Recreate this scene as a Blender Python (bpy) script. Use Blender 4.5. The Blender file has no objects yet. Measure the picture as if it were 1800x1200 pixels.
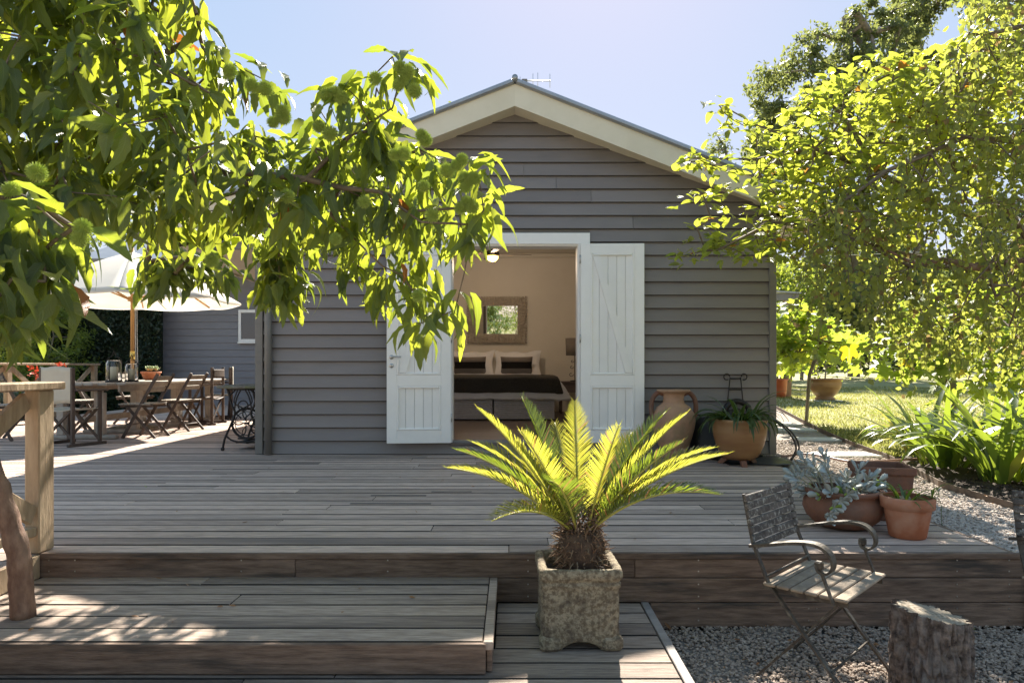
import bpy, math, random
import numpy as np
from mathutils import Vector, Matrix, noise as mn
random.seed(7); rng = np.random.default_rng(7)
SC = bpy.context.scene
COL = SC.collection
R = math.radians
EYE = 0.927

# ------------------------------------------------------------------ camera, sky, sun, exposure
cam = bpy.data.cameras.new('camera'); camo = bpy.data.objects.new('camera', cam); COL.objects.link(camo)
camo.location = (0, 0, EYE); camo.rotation_euler = (R(90), 0, 0)
cam.sensor_width = 36; cam.lens = 36 * 1220 / 1800; cam.shift_y = 0.025
cam.clip_start = 0.05; cam.clip_end = 2000
SC.camera = camo
SUN = Vector((.154, 1.152, 1.0)).normalized()
world = bpy.data.worlds.new('World'); SC.world = world; world.use_nodes = True
wn = world.node_tree.nodes; wl = world.node_tree.links
bg = wn['Background']
sky = wn.new('ShaderNodeTexSky'); sky.sky_type = 'NISHITA'; sky.sun_disc = False
sky.sun_elevation = math.asin(SUN.z); sky.sun_rotation = math.atan2(SUN.x, SUN.y)
sky.altitude = 100; sky.air_density = 1.0; sky.dust_density = 0.2; sky.ozone_density = 2.0
h2 = wn.new('ShaderNodeHueSaturation'); h2.inputs['Saturation'].default_value = 2.3
hs = wn.new('ShaderNodeHueSaturation'); hs.inputs['Saturation'].default_value = 1.25; wl.new(sky.outputs[0], hs.inputs['Color'])
gm = wn.new('ShaderNodeGamma'); gm.inputs[1].default_value = .16; wl.new(hs.outputs[0], gm.inputs[0])
wb_ = wn.new('ShaderNodeMix'); wb_.data_type = 'RGBA'; wb_.blend_type = 'MULTIPLY'; wb_.inputs[0].default_value = 1; wb_.inputs[7].default_value = (1.54, 1.34, 1.38, 1); wl.new(gm.outputs[0], h2.inputs['Color']); wl.new(h2.outputs[0], wb_.inputs[6])
wl.new(wb_.outputs[2], bg.inputs[0]); bg.inputs[1].default_value = 0.13
sl = bpy.data.lights.new('sun', 'SUN'); sl.energy = 4.0; sl.angle = R(0.6); sl.color = (1.0, 0.93, 0.82)
slo = bpy.data.objects.new('sun', sl); COL.objects.link(slo)
slo.rotation_euler = SUN.to_track_quat('Z', 'Y').to_euler(); slo.location = (2, 12, 12)
SC.view_settings.view_transform = 'Standard'; SC.view_settings.look = 'None'
SC.view_settings.exposure = 2.0; SC.view_settings.gamma = 1.0
SC.render.engine = 'CYCLES'
SC.cycles.max_bounces = 8; SC.cycles.diffuse_bounces = 4; SC.cycles.transmission_bounces = 6
SC.cycles.transparent_max_bounces = 12; SC.cycles.use_denoising = True
SC.cycles.sample_clamp_indirect = 8

# ------------------------------------------------------------------ helpers
def at(px, py, y):
    """point of the place seen at photo pixel (px, py) at distance y"""
    return np.array(((px - 900) * y / 1220, y, EYE - (py - 645) * y / 1220))
def tag(o, label=None, cat=None, group=None, kind=None):
    if label: o['label'] = label
    if cat: o['category'] = cat
    if group: o['group'] = group
    if kind: o['kind'] = kind
    return o
def thing(name, label, cat, loc=(0, 0, 0), rz=0, group=None):
    o = bpy.data.objects.new(name, None); COL.objects.link(o)
    o.location = loc; o.rotation_euler = (0, 0, rz); o.empty_display_size = .1
    return tag(o, label, cat, group)
def wloc(o):
    v = Vector((0, 0, 0))
    while o is not None: v = v + o.location; o = o.parent
    return v
def link(name, me, parent=None, loc=None, kind=None, label=None):
    o = bpy.data.objects.new(name, me); COL.objects.link(o)
    if parent is not None: o.parent = parent
    if loc is not None: o.location = loc
    if kind: o['kind'] = kind
    if label: o['label'] = label
    return o
def copy_tree(o, parent=None):
    c = o.copy(); COL.objects.link(c)
    if parent is not None: c.parent = parent
    for ch in list(o.children): copy_tree(ch, c)
    return c
def place(o, loc, rz, label=None):
    o.location = loc; o.rotation_euler.z = rz
    if label: o['label'] = label
    return o

class MB:
    def __init__(s): s.v = []; s.f = []; s.sm = []; s.base = Matrix.Identity(4)
    def add(s, vs, fs, smooth=False, m=None):
        n = len(s.v); m = s.base @ m if m is not None else s.base
        for v in vs: s.v.append(tuple(m @ Vector(v)))
        for f in fs: s.f.append(tuple(n + i for i in f)); s.sm.append(smooth)
        return s
    def box(s, x0, x1, y0, y1, z0, z1, m=None):
        return s.add([(x0,y0,z0),(x1,y0,z0),(x1,y1,z0),(x0,y1,z0),(x0,y0,z1),(x1,y0,z1),(x1,y1,z1),(x0,y1,z1)],
                     [(0,3,2,1),(4,5,6,7),(0,1,5,4),(1,2,6,5),(2,3,7,6),(3,0,4,7)], m=m)
    def bbox(s, x0, x1, y0, y1, z0, z1, b=.004, m=None):
        """box with small chamfered edges"""
        b = min(b, (x1-x0)*.45, (y1-y0)*.45, (z1-z0)*.45)
        vs = []
        for z, i in ((z0, b), (z0+b, 0), (z1-b, 0), (z1, b)):
            vs += [(x0+i,y0+b,z),(x0+b,y0+i,z),(x1-b,y0+i,z),(x1-i,y0+b,z),(x1-i,y1-b,z),(x1-b,y1-i,z),(x0+b,y1-i,z),(x0+i,y1-b,z)]
        fs = [tuple(range(7, -1, -1)), tuple(range(24, 32))]
        for r in range(3):
            for k in range(8): fs.append((r*8+k, r*8+(k+1)%8, r*8+8+(k+1)%8, r*8+8+k))
        return s.add(vs, fs, m=m)
    def beam(s, a, b, w, h, up=(0,0,1), bev=0):
        """rectangular bar from a to b, width w (sideways) and height h"""
        a = Vector(a); b = Vector(b); d = b - a; L = d.length; d.normalize()
        up = Vector(up); x = d.cross(up)
        if x.length < 1e-4: x = d.cross(Vector((1,0,0)))
        x.normalize(); u = x.cross(d)
        m = Matrix((( x.x, d.x, u.x, a.x),(x.y, d.y, u.y, a.y),(x.z, d.z, u.z, a.z),(0,0,0,1)))
        if bev: return s.bbox(-w/2, w/2, 0, L, -h/2, h/2, bev, m=m)
        return s.box(-w/2, w/2, 0, L, -h/2, h/2, m=m)
    def tube(s, pts, r, n=8, cap=True, smooth=True, closed=False):
        pts = [Vector(p) for p in pts]; N = len(pts)
        rs = r if hasattr(r, '__len__') else [r]*N
        vs = []; prev = None
        for i, p in enumerate(pts):
            if closed: d = pts[(i+1)%N] - pts[i-1]
            else: d = pts[min(i+1, N-1)] - pts[max(i-1, 0)]
            if d.length < 1e-9: d = Vector((0,0,1))
            d.normalize()
            if prev is None:
                u = d.orthogonal().normalized()
            else:
                u = prev - d * prev.dot(d)
                u = u.normalized() if u.length > 1e-6 else d.orthogonal().normalized()
            prev = u; w = d.cross(u)
            for k in range(n):
                a = 2*math.pi*k/n
                vs.append(p + (u*math.cos(a) + w*math.sin(a))*rs[i])
        fs = []
        for i in range(N if closed else N-1):
            j = (i+1) % N
            for k in range(n): fs.append((i*n+k, i*n+(k+1)%n, j*n+(k+1)%n, j*n+k))
        if cap and not closed: fs += [tuple(range(n-1, -1, -1)), tuple(range((N-1)*n, N*n))]
        return s.add(vs, fs, smooth)
    def lathe(s, prof, n=32, c=(0,0,0), smooth=True, wob=0, a0=0, sq=None):
        """prof: (radius, z) list"""
        vs = []; fs = []
        for i, (r, z) in enumerate(prof):
            for k in range(n):
                a = a0 + 2*math.pi*k/n
                rr = r * (1 + wob*math.sin(3*a+z*9) + wob*.6*math.sin(5*a+z*23))
                vs.append((c[0]+rr*math.cos(a), c[1]+rr*math.sin(a), c[2]+z))
        for i in range(len(prof)-1):
            for k in range(n): fs.append((i*n+k, i*n+(k+1)%n, (i+1)*n+(k+1)%n, (i+1)*n+k))
        fs.append(tuple(range(n-1, -1, -1))); fs.append(tuple(range((len(prof)-1)*n, len(prof)*n)))
        return s.add(vs, fs, smooth)
    def prism(s, poly, y0, y1, plane='xz', m=None):
        n = len(poly)
        if plane == 'xz': f = lambda p, t: (p[0], t, p[1])
        elif plane == 'xy': f = lambda p, t: (p[0], p[1], t)
        else: f = lambda p, t: (t, p[0], p[1])
        vs = [f(p, y0) for p in poly] + [f(p, y1) for p in poly]
        fs = [tuple(range(n)), tuple(range(2*n-1, n-1, -1))]
        for k in range(n): fs.append((k, n+k, n+(k+1)%n, (k+1)%n))
        return s.add(vs, fs, m=m)
    def grid(s, fn, nu, nv, smooth=True):
        vs = [fn(i/nu, j/nv) for j in range(nv+1) for i in range(nu+1)]
        fs = [(j*(nu+1)+i, j*(nu+1)+i+1, (j+1)*(nu+1)+i+1, (j+1)*(nu+1)+i) for j in range(nv) for i in range(nu)]
        return s.add(vs, fs, smooth)
    def mesh(s, name, mat, off=None):
        me = bpy.data.meshes.new(name)
        vs = s.v if off is None else [(v[0]-off[0], v[1]-off[1], v[2]-off[2]) for v in s.v]
        me.from_pydata(vs, [], s.f); me.polygons.foreach_set('use_smooth', s.sm)
        if mat is not None: me.materials.append(mat)
        me.update()
        return me
    def build(s, name, mat, parent=None, world=False, kind=None, label=None):
        off = wloc(parent) if (world and parent is not None) else None
        return link(name, s.mesh(name, mat, off), parent, kind=kind, label=label)

def crv(pts, n=8):
    """Catmull-Rom through points"""
    P = [Vector(p) for p in pts]; P = [P[0]*2-P[1]] + P + [P[-1]*2-P[-2]]; out = []
    for i in range(1, len(P)-2):
        for k in range(n):
            t = k/n; a, b, c, d = P[i-1], P[i], P[i+1], P[i+2]
            out.append(.5*((2*b) + (c-a)*t + (2*a-5*b+4*c-d)*t*t + (3*b-a-3*c+d)*t**3))
    out.append(P[-2]); return out
def normals_out(me):
    import bmesh
    bm = bmesh.new(); bm.from_mesh(me); bmesh.ops.recalc_face_normals(bm, faces=bm.faces); bm.to_mesh(me); bm.free()

# ---- leaf scattering (numpy)
def tmpl_blade(nseg=6, width=.3, droop=.25, fold=.15, serr=0., tipk=1.0, shape='leaf'):
    vs = []; uv = []; fs = []
    for i in range(nseg+1):
        t = i/nseg
        if shape == 'leaf': w = width*.5*(math.sin(math.pi*min(1, t**.85))**.8)*(1 - .25*t)*1.1
        elif shape == 'ovate': w = width*.5*(math.sin(math.pi*min(1., t**.62))**.75)
        elif shape == 'obov': w = width*.5*(math.sin(math.pi*min(1., t**1.5))**.6 + .05)
        else: w = width*.5*(1 - t**3)*(.5+.5*min(1, t*4))
        if serr and 0 < i < nseg: w *= (1+serr) if i % 2 else (1-serr)
        w = max(w, 0.0004 if i in (0, nseg) else .002)
        z = -droop*t*t; y = t*(1 - .35*droop*t)
        zz = z + fold*w
        vs += [(-w, y, zz), (0, y, z), (w, y, zz)]; uv += [(0, t), (.5, t), (1, t)]
    for i in range(nseg):
        a = i*3; fs += [(a, a+1, a+4, a+3), (a+1, a+2, a+5, a+4)]
    return np.array(vs), fs, np.array(uv)
def tmpl_quad(w=.6):
    vs = [(0,0,0),(w/2,.45,.06),(0,1,-.08),(-w/2,.45,.06)]
    return np.array(vs, float), [(0,1,2,3)], np.array([(.5,0),(1,.5),(.5,1),(0,.5)], float)
def tmpl_fig():
    """five-lobed leaf"""
    out = []; L = [(-2.1,.45),(-1.2,.75),(-.55,.5),(-.35,.85),(0,1.05)]
    angs = [(-150,.35),(-118,.62),(-95,.78),(-75,.50),(-52,.88),(-35,.98),(-20,.60),(-6,1.0),(0,1.1),(6,1.0),(20,.60),(35,.98),(52,.88),(75,.50),(95,.78),(118,.62),(150,.35)]
    vs = [(0,.35,0)]; uv = [(.5,.35)]
    for a, r in angs:
        x = .62*r*math.sin(R(a)); y = .35+.62*r*math.cos(R(a)); vs.append((x, y, .10*abs(x)-.25*(y*y))); uv.append((.5+x, y))
    fs = [(0, i+1, i+2) for i in range(len(angs)-1)]
    return np.array(vs), fs, np.array(uv)
def frames(d, n):
    """rows: side, axis, normal"""
    d = d/np.linalg.norm(d, axis=1, keepdims=True)
    x = np.cross(d, n); l = np.linalg.norm(x, axis=1, keepdims=True); l[l < 1e-5] = 1; x = x/l
    z = np.cross(x, d); return np.stack([x, d, z], 1)
def leaf_mesh(name, T, pos, d, nrm, size, mat, rnd=None, off=(0,0,0)):
    tv, tf, tuv = T; N = len(pos); nv = len(tv)
    F = frames(d, nrm)*np.asarray(size).reshape(-1,1,1)
    V = np.einsum('kj,njc->nkc', tv, F) + pos[:, None, :] - np.array(off)
    me = bpy.data.meshes.new(name)
    lens = np.array([len(f) for f in tf]); flat = np.concatenate([np.array(f) for f in tf])
    loops = (flat[None, :] + (np.arange(N)*nv)[:, None]).ravel()
    tot = np.tile(lens, N); st = np.concatenate([[0], np.cumsum(tot)[:-1]])
    me.vertices.add(N*nv); me.vertices.foreach_set('co', V.reshape(-1).astype(np.float32))
    me.loops.add(len(loops)); me.loops.foreach_set('vertex_index', loops.astype(np.int32))
    me.polygons.add(len(tot)); me.polygons.foreach_set('loop_start', st.astype(np.int32))
    me.polygons.foreach_set('loop_total', tot.astype(np.int32))
    me.polygons.foreach_set('use_smooth', np.ones(len(tot), bool))
    uvl = me.uv_layers.new(name='UVMap'); uvl.data.foreach_set('uv', tuv[loops % nv].reshape(-1).astype(np.float32))
    at_ = me.attributes.new('rnd', 'FLOAT', 'POINT')
    if rnd is None: rnd = rng.random(N)
    at_.data.foreach_set('value', np.repeat(rnd, nv).astype(np.float32))
    me.update(calc_edges=True); me.validate(); me.materials.append(mat)
    return me
def rand_dirs(n):
    v = rng.normal(size=(n, 3)); return v/np.linalg.norm(v, axis=1, keepdims=True)
def leaf_parts(parent, Ts, pos, d, nrm, size, mat, n=300, name='leaf', stuffname='foliage', root=None):
    """the n leaves nearest the camera as parts, the rest as one stuff part"""
    off = np.array(wloc(parent))
    vis = np.abs(pos[:, 0]/np.maximum(pos[:, 1], .1)) < .76
    score = np.asarray(size)/np.linalg.norm(pos - np.array((0,0,EYE)), axis=1) * np.where(vis, 1, .01)
    o = np.argsort(-score); A, B = o[:n], o[n:]
    meshes = []
    for T in Ts:
        me = leaf_mesh(name, T, np.zeros((1,3)), np.array([[0,1.,0]]), np.array([[0,0,1.]]), np.ones(1), mat, rnd=np.zeros(1)); meshes.append(me)
    F = frames(d[A], nrm[A]) if n else []
    for i, k in enumerate(A):
        ob = bpy.data.objects.new(name, meshes[i % len(meshes)]); COL.objects.link(ob); ob.parent = parent
        f = F[i]*float(np.asarray(size)[k]); p = pos[k]-off
        ob.matrix_local = Matrix(((f[0][0], f[1][0], f[2][0], p[0]), (f[0][1], f[1][1], f[2][1], p[1]), (f[0][2], f[1][2], f[2][2], p[2]), (0,0,0,1)))
    if len(B):
        nT = len(Ts); parts = np.array_split(rng.permutation(B), nT)
        mes = [leaf_mesh(stuffname, Ts[i], pos[b], d[b], nrm[b], np.asarray(size)[b], mat, off=off) for i, b in enumerate(parts)]
        # one object: join by numpy concatenation
        link(stuffname, join_meshes(stuffname, mes, mat), parent, kind='stuff')
def join_meshes(name, mes, mat):
    if len(mes) == 1: return mes[0]
    co = []; li = []; lt = []; uv = []; rd = []; base = 0
    for m in mes:
        a = np.empty(len(m.vertices)*3, np.float32); m.vertices.foreach_get('co', a); co.append(a)
        b = np.empty(len(m.loops), np.int32); m.loops.foreach_get('vertex_index', b); li.append(b+base)
        c = np.empty(len(m.polygons), np.int32); m.polygons.foreach_get('loop_total', c); lt.append(c)
        u = np.empty(len(m.loops)*2, np.float32); m.uv_layers[0].data.foreach_get('uv', u); uv.append(u)
        r = np.empty(len(m.vertices), np.float32); m.attributes['rnd'].data.foreach_get('value', r); rd.append(r)
        base += len(m.vertices)
    co = np.concatenate(co); li = np.concatenate(li); lt = np.concatenate(lt); uv = np.concatenate(uv); rd = np.concatenate(rd)
    me = bpy.data.meshes.new(name)
    me.vertices.add(len(co)//3); me.vertices.foreach_set('co', co); me.loops.add(len(li)); me.loops.foreach_set('vertex_index', li)
    me.polygons.add(len(lt)); me.polygons.foreach_set('loop_start', np.concatenate([[0], np.cumsum(lt)[:-1]]).astype(np.int32)); me.polygons.foreach_set('loop_total', lt)
    me.polygons.foreach_set('use_smooth', np.ones(len(lt), bool))
    me.uv_layers.new(name='UVMap').data.foreach_set('uv', uv)
    me.attributes.new('rnd', 'FLOAT', 'POINT').data.foreach_set('value', rd)
    me.update(calc_edges=True); me.validate(); me.materials.append(mat)
    for m in mes: bpy.data.meshes.remove(m)
    return me
def grow(start, clusters, seg=.22, jit=.02, tip=.0035, pw=.42, arch=.0, up_to=None):
    """join cluster points to a limb network; start: list of polylines (trunk, limbs). Returns verts/edges/radii"""
    P = []; par = []; first = []
    for pl in start:
        base = -1
        if P and pl[0] is not None:
            q = np.array(pl[0]); base = int(np.argmin(((np.array(P)-q)**2).sum(1)))
        for i, p in enumerate(pl):
            if base >= 0 and i == 0:
                last = base; continue
            P.append(np.array(p, float)); par.append(last if (i > 0 or base >= 0) else -1); last = len(P)-1
    nstart = len(P); cl = sorted([np.array(c) for c in clusters], key=lambda c: min(((c-p)**2).sum() for p in P[:nstart]))
    ends = []
    for c in cl:
        A = np.array(P); dd = np.sqrt(((A-c)**2).sum(1)); k = int(np.argmin(dd)); L = dd[k]
        n = max(1, int(L/seg)); a = P[k]; last = k
        for i in range(1, n+1):
            t = i/n; p = a + (c-a)*t
            if i < n: p = p + rng.normal(size=3)*jit; p[2] += arch*math.sin(math.pi*t)*L
            P.append(p); par.append(last); last = len(P)-1
        ends.append(last)
    cnt = np.zeros(len(P))
    for e in ends: cnt[e] += 1
    for i in range(len(P)-1, -1, -1):
        if par[i] >= 0: cnt[par[i]] += cnt[i]
    rad = tip*np.maximum(cnt, 1)**pw
    return np.array(P), par, rad, ends, nstart
def limbs_mb(P, par, rad, idx=None, n=5, off=None, minr=0):
    mb = MB(); idx = range(len(P)) if idx is None else idx
    for i in idx:
        j = par[i]
        if j < 0 or rad[i] < minr: continue
        a = Vector(P[j]); b = Vector(P[i]); d = b-a
        if d.length < 1e-5: continue
        d.normalize(); u = d.orthogonal().normalized(); w = d.cross(u); vs = []
        nn = n if rad[i] > .008 else 4
        r0 = min(rad[j], rad[i]*1.6)
        for (p, r) in ((a - d*r0*.2, r0), (b, rad[i])):
            for k in range(nn):
                t = 2*math.pi*k/nn; vs.append(p + (u*math.cos(t)+w*math.sin(t))*r)
        mb.add(vs, [(k, (k+1) % nn, nn+(k+1) % nn, nn+k) for k in range(nn)], True)
    return mb
def in_poly(x, y, poly):
    c = False; n = len(poly)
    for i in range(n):
        x1, y1 = poly[i]; x2, y2 = poly[i-1]
        if (y1 > y) != (y2 > y) and x < (x2-x1)*(y-y1)/(y2-y1)+x1: c = not c
    return c
def sample_poly(poly, n, yfn, mind=0):
    """n spread points inside a silhouette, each at its own distance"""
    xs = [p[0] for p in poly]; ys = [p[1] for p in poly]; out = []; px = []; t = 0
    while len(out) < n and t < n*200:
        t += 1; x = random.uniform(min(xs), max(xs)); y = random.uniform(min(ys), max(ys))
        if not in_poly(x, y, poly): continue
        if mind and any((x-a)**2+(y-b)**2 < mind*mind for a, b in px) and t < n*120: continue
        px.append((x, y)); out.append(at(x, y, yfn(x, y)))
    return out

# ------------------------------------------------------------------ materials
def newmat(name):
    m = bpy.data.materials.new(name); m.use_nodes = True; return m, m.node_tree.nodes, m.node_tree.links
def c4(c): return (c[0], c[1], c[2], 1)
def M(name, c1, c2=None, scale=4., rough=.7, bump=0., bscale=None, metal=0., spec=.5, stretch=None, detail=6., rnd=0., c3=None, s3=1.2, lo=.35, hi=.65, coords='obj', coat=0., dist=0., trans=0.):
    m, N, L = newmat(name); b = N['Principled BSDF']
    b.inputs['Roughness'].default_value = rough; b.inputs['Metallic'].default_value = metal; b.inputs['Specular IOR Level'].default_value = spec
    if coat: b.inputs['Coat Weight'].default_value = coat
    b.inputs['Base Color'].default_value = c4(c1)
    tc = N.new('ShaderNodeTexCoord'); oi = N.new('ShaderNodeObjectInfo')
    src = tc.outputs['Object']
    if coords == 'pos': src = N.new('ShaderNodeNewGeometry').outputs['Position']
    mp = N.new('ShaderNodeMapping'); L.new(src, mp.inputs[0])
    if stretch: mp.inputs['Scale'].default_value = stretch
    ml = N.new('ShaderNodeVectorMath'); ml.operation = 'SCALE'; ml.inputs[0].default_value = (37.1, 11.3, 23.7); L.new(oi.outputs['Random'], ml.inputs['Scale'])
    ad = N.new('ShaderNodeVectorMath'); ad.operation = 'ADD'; L.new(mp.outputs[0], ad.inputs[0]); L.new(ml.outputs[0], ad.inputs[1])
    V = ad.outputs[0]
    def noise(sc, det=detail):
        n = N.new('ShaderNodeTexNoise'); n.inputs['Scale'].default_value = sc; n.inputs['Detail'].default_value = det; n.inputs['Distortion'].default_value = dist
        n.inputs['Roughness'].default_value = .65; L.new(V, n.inputs['Vector']); return n.outputs['Fac']
    def mix(a, bcol, f, typ='MIX'):
        x = N.new('ShaderNodeMix'); x.data_type = 'RGBA'; x.blend_type = typ
        if isinstance(f, float): x.inputs[0].default_value = f
        else: L.new(f, x.inputs[0])
        for q, k in ((a, 6), (bcol, 7)):
            if isinstance(q, tuple): x.inputs[k].default_value = c4(q)
            else: L.new(q, x.inputs[k])
        return x.outputs[2]
    def ramp(f, a, bb):
        r = N.new('ShaderNodeMapRange'); r.inputs[1].default_value = a; r.inputs[2].default_value = bb; L.new(f, r.inputs[0]); return r.outputs[0]
    col = c1
    if c2 is not None: col = mix(c1, c2, ramp(noise(scale), lo, hi))
    if c3 is not None: col = mix(col, c3, ramp(noise(s3, 4), .52, .7))
    if rnd:
        r = N.new('ShaderNodeMapRange'); r.inputs[3].default_value = 1-rnd; r.inputs[4].default_value = 1+rnd; L.new(oi.outputs['Random'], r.inputs[0])
        x = N.new('ShaderNodeVectorMath'); x.operation = 'SCALE'
        if isinstance(col, tuple): x.inputs[0].default_value = col
        else: L.new(col, x.inputs[0])
        L.new(r.outputs[0], x.inputs['Scale']); col = x.outputs[0]
    if not isinstance(col, tuple): L.new(col, b.inputs['Base Color'])
    if bump:
        bp = N.new('ShaderNodeBump'); bp.inputs['Strength'].default_value = bump; bp.inputs['Distance'].default_value = .01
        L.new(noise(bscale or scale*2), bp.inputs['Height']); L.new(bp.outputs[0], b.inputs['Normal'])
    if trans:
        t = N.new('ShaderNodeBsdfTranslucent'); mxs = N.new('ShaderNodeMixShader'); mxs.inputs[0].default_value = trans
        if isinstance(col, tuple): t.inputs[0].default_value = c4(col)
        else: L.new(col, t.inputs[0])
        L.new(b.outputs[0], mxs.inputs[1]); L.new(t.outputs[0], mxs.inputs[2]); L.new(mxs.outputs[0], N['Material Output'].inputs[0])
    return m
def leafmat(name, refl, tra, tmix=.45, refl2=None, tra2=None, rough=.38, odd=None, oddp=.03, veins=True, spec=.5):
    """thin leaf: reflects one colour, lets sun through in another; each leaf a little different"""
    m, N, L = newmat(name); b = N['Principled BSDF']; b.inputs['Roughness'].default_value = rough; b.inputs['Specular IOR Level'].default_value = spec
    oi = N.new('ShaderNodeObjectInfo'); a = N.new('ShaderNodeAttribute'); a.attribute_name = 'rnd'
    s = N.new('ShaderNodeMath'); s.operation = 'ADD'; L.new(oi.outputs['Random'], s.inputs[0]); L.new(a.outputs['Fac'], s.inputs[1])
    f = N.new('ShaderNodeMath'); f.operation = 'FRACT'; L.new(s.outputs[0], f.inputs[0])
    g = N.new('ShaderNodeMath'); g.operation = 'MULTIPLY'; g.inputs[1].default_value = 7.31; L.new(f.outputs[0], g.inputs[0])
    h = N.new('ShaderNodeMath'); h.operation = 'FRACT'; L.new(g.outputs[0], h.inputs[0])
    def mix(p, q, fac):
        x = N.new('ShaderNodeMix'); x.data_type = 'RGBA'
        L.new(fac, x.inputs[0])
        for c, k in ((p, 6), (q, 7)):
            if isinstance(c, tuple): x.inputs[k].default_value = c4(c)
            else: L.new(c, x.inputs[k])
        return x.outputs[2]
    refl2 = refl2 or tuple(c*1.7 for c in refl); tra2 = tra2 or tuple(c*.6 for c in tra)
    cr = mix(refl, refl2, h.outputs[0]); ct = mix(tra, tra2, h.outputs[0])
    if odd:
        st = N.new('ShaderNodeMath'); st.operation = 'LESS_THAN'; st.inputs[1].default_value = oddp; L.new(f.outputs[0], st.inputs[0])
        cr = mix(cr, odd, st.outputs[0]); ct = mix(ct, odd, st.outputs[0])
    if veins:
        uv = N.new('ShaderNodeUVMap'); sp = N.new('ShaderNodeSeparateXYZ'); L.new(uv.outputs[0], sp.inputs[0])
        u = N.new('ShaderNodeMath'); u.operation = 'SUBTRACT'; u.inputs[1].default_value = .5; L.new(sp.outputs[0], u.inputs[0])
        au = N.new('ShaderNodeMath'); au.operation = 'ABSOLUTE'; L.new(u.outputs[0], au.inputs[0])
        k = N.new('ShaderNodeMath'); k.operation = 'MULTIPLY_ADD'; k.inputs[1].default_value = -.42; L.new(au.outputs[0], k.inputs[0]); L.new(sp.outputs[1], k.inputs[2])
        w = N.new('ShaderNodeMath'); w.operation = 'MULTIPLY'; w.inputs[1].default_value = 95.; L.new(k.outputs[0], w.inputs[0])
        sn = N.new('ShaderNodeMath'); sn.operation = 'SINE'; L.new(w.outputs[0], sn.inputs[0])
        mid = N.new('ShaderNodeMath'); mid.operation = 'LESS_THAN'; mid.inputs[1].default_value = .035; L.new(au.outputs[0], mid.inputs[0])
        mm = N.new('ShaderNodeMath'); mm.operation = 'MULTIPLY'; mm.inputs[1].default_value = .5; L.new(mid.outputs[0], mm.inputs[0])
        cr = mix(cr, (.16, .22, .07), mm.outputs[0]); ct = mix(ct, (.55, .6, .15), mm.outputs[0])
        bp = N.new('ShaderNodeBump'); bp.inputs['Strength'].default_value = .5; bp.inputs['Distance'].default_value = .004
        L.new(sn.outputs[0], bp.inputs['Height']); L.new(bp.outputs[0], b.inputs['Normal'])
    L.new(cr, b.inputs['Base Color'])
    t = N.new('ShaderNodeBsdfTranslucent'); L.new(ct, t.inputs[0])
    ms = N.new('ShaderNodeMixShader'); ms.inputs[0].default_value = tmix
    L.new(b.outputs[0], ms.inputs[1]); L.new(t.outputs[0], ms.inputs[2]); L.new(ms.outputs[0], N['Material Output'].inputs[0])
    return m
def emit(name, col, st):
    m, N, L = newmat(name); b = N['Principled BSDF']; b.inputs['Base Color'].default_value = c4(col); b.inputs['Emission Color'].default_value = c4(col); b.inputs['Emission Strength'].default_value = st; return m
def glassmat(name, col=(1,1,1), rough=0.02):
    m, N, L = newmat(name); b = N['Principled BSDF']; b.inputs['Base Color'].default_value = c4(col); b.inputs['Roughness'].default_value = rough
    b.inputs['Transmission Weight'].default_value = 1.; b.inputs['IOR'].default_value = 1.45; return m

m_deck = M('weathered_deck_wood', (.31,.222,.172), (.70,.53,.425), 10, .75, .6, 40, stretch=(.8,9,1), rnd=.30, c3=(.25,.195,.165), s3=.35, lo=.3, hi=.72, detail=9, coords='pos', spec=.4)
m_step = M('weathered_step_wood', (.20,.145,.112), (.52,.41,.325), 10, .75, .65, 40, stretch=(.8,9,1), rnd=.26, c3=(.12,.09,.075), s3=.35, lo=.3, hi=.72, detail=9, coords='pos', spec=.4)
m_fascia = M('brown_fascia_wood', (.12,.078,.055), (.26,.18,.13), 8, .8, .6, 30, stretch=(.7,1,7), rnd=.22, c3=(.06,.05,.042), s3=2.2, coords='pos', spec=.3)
m_fedge = M('pale_board_edge', (.34,.30,.27), (.22,.19,.17), 12, .7, .3, stretch=(.2,1,1), coords='pos')
m_lap = M('lap_shadow_edge', (.05,.042,.037), rough=.9)  # dark colour on the board lip paints the shadow line below each lap
m_edge = M('gap_shadow_edge', (.022,.018,.015), rough=.95)  # near-black board sides paint the shade of the gaps between deck and step boards
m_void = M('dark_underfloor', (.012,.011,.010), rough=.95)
m_board = M('grey_weatherboard_paint', (.215,.188,.178), (.240,.212,.200), 2.2, .55, .14, 30, rnd=.075, c3=(.185,.163,.150), s3=1.1, coords='pos', stretch=(.5,1,2))
m_board2 = M('bluish_grey_weatherboard_paint', (.20,.19,.20), (.225,.215,.225), 2.2, .55, .10, 30, rnd=.05, coords='pos')
m_trim = M('grey_trim_paint', (.17,.155,.14), (.20,.185,.165), 4, .5, .05, coords='pos')
m_cream = M('cream_paint', (.68,.61,.46), (.74,.67,.52), 3, .55, .06, 20, coords='pos')
m_white = M('white_door_paint', (.90,.87,.82), (.86,.83,.78), 5, .42, .12, 30, rnd=.03)
m_roof = M('metal_roof_sheet', (.30,.31,.32), (.38,.38,.38), 3, .35, .0, metal=.6)
m_wallin = M('interior_wall_paint', (.74,.69,.61), (.78,.73,.65), 2, .8)
m_ceil = M('interior_ceiling_paint', (.70,.66,.58), rough=.8)
m_floorin = M('dark_interior_floorboards', (.10,.075,.065), (.16,.125,.11), 4, .5, .15, stretch=(.2,1,1))
m_terra = M('terracotta', (.36,.115,.05), (.46,.165,.075), 6, .8, .25, 40, c3=(.48,.25,.16), s3=3.0, rnd=.04)
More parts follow.
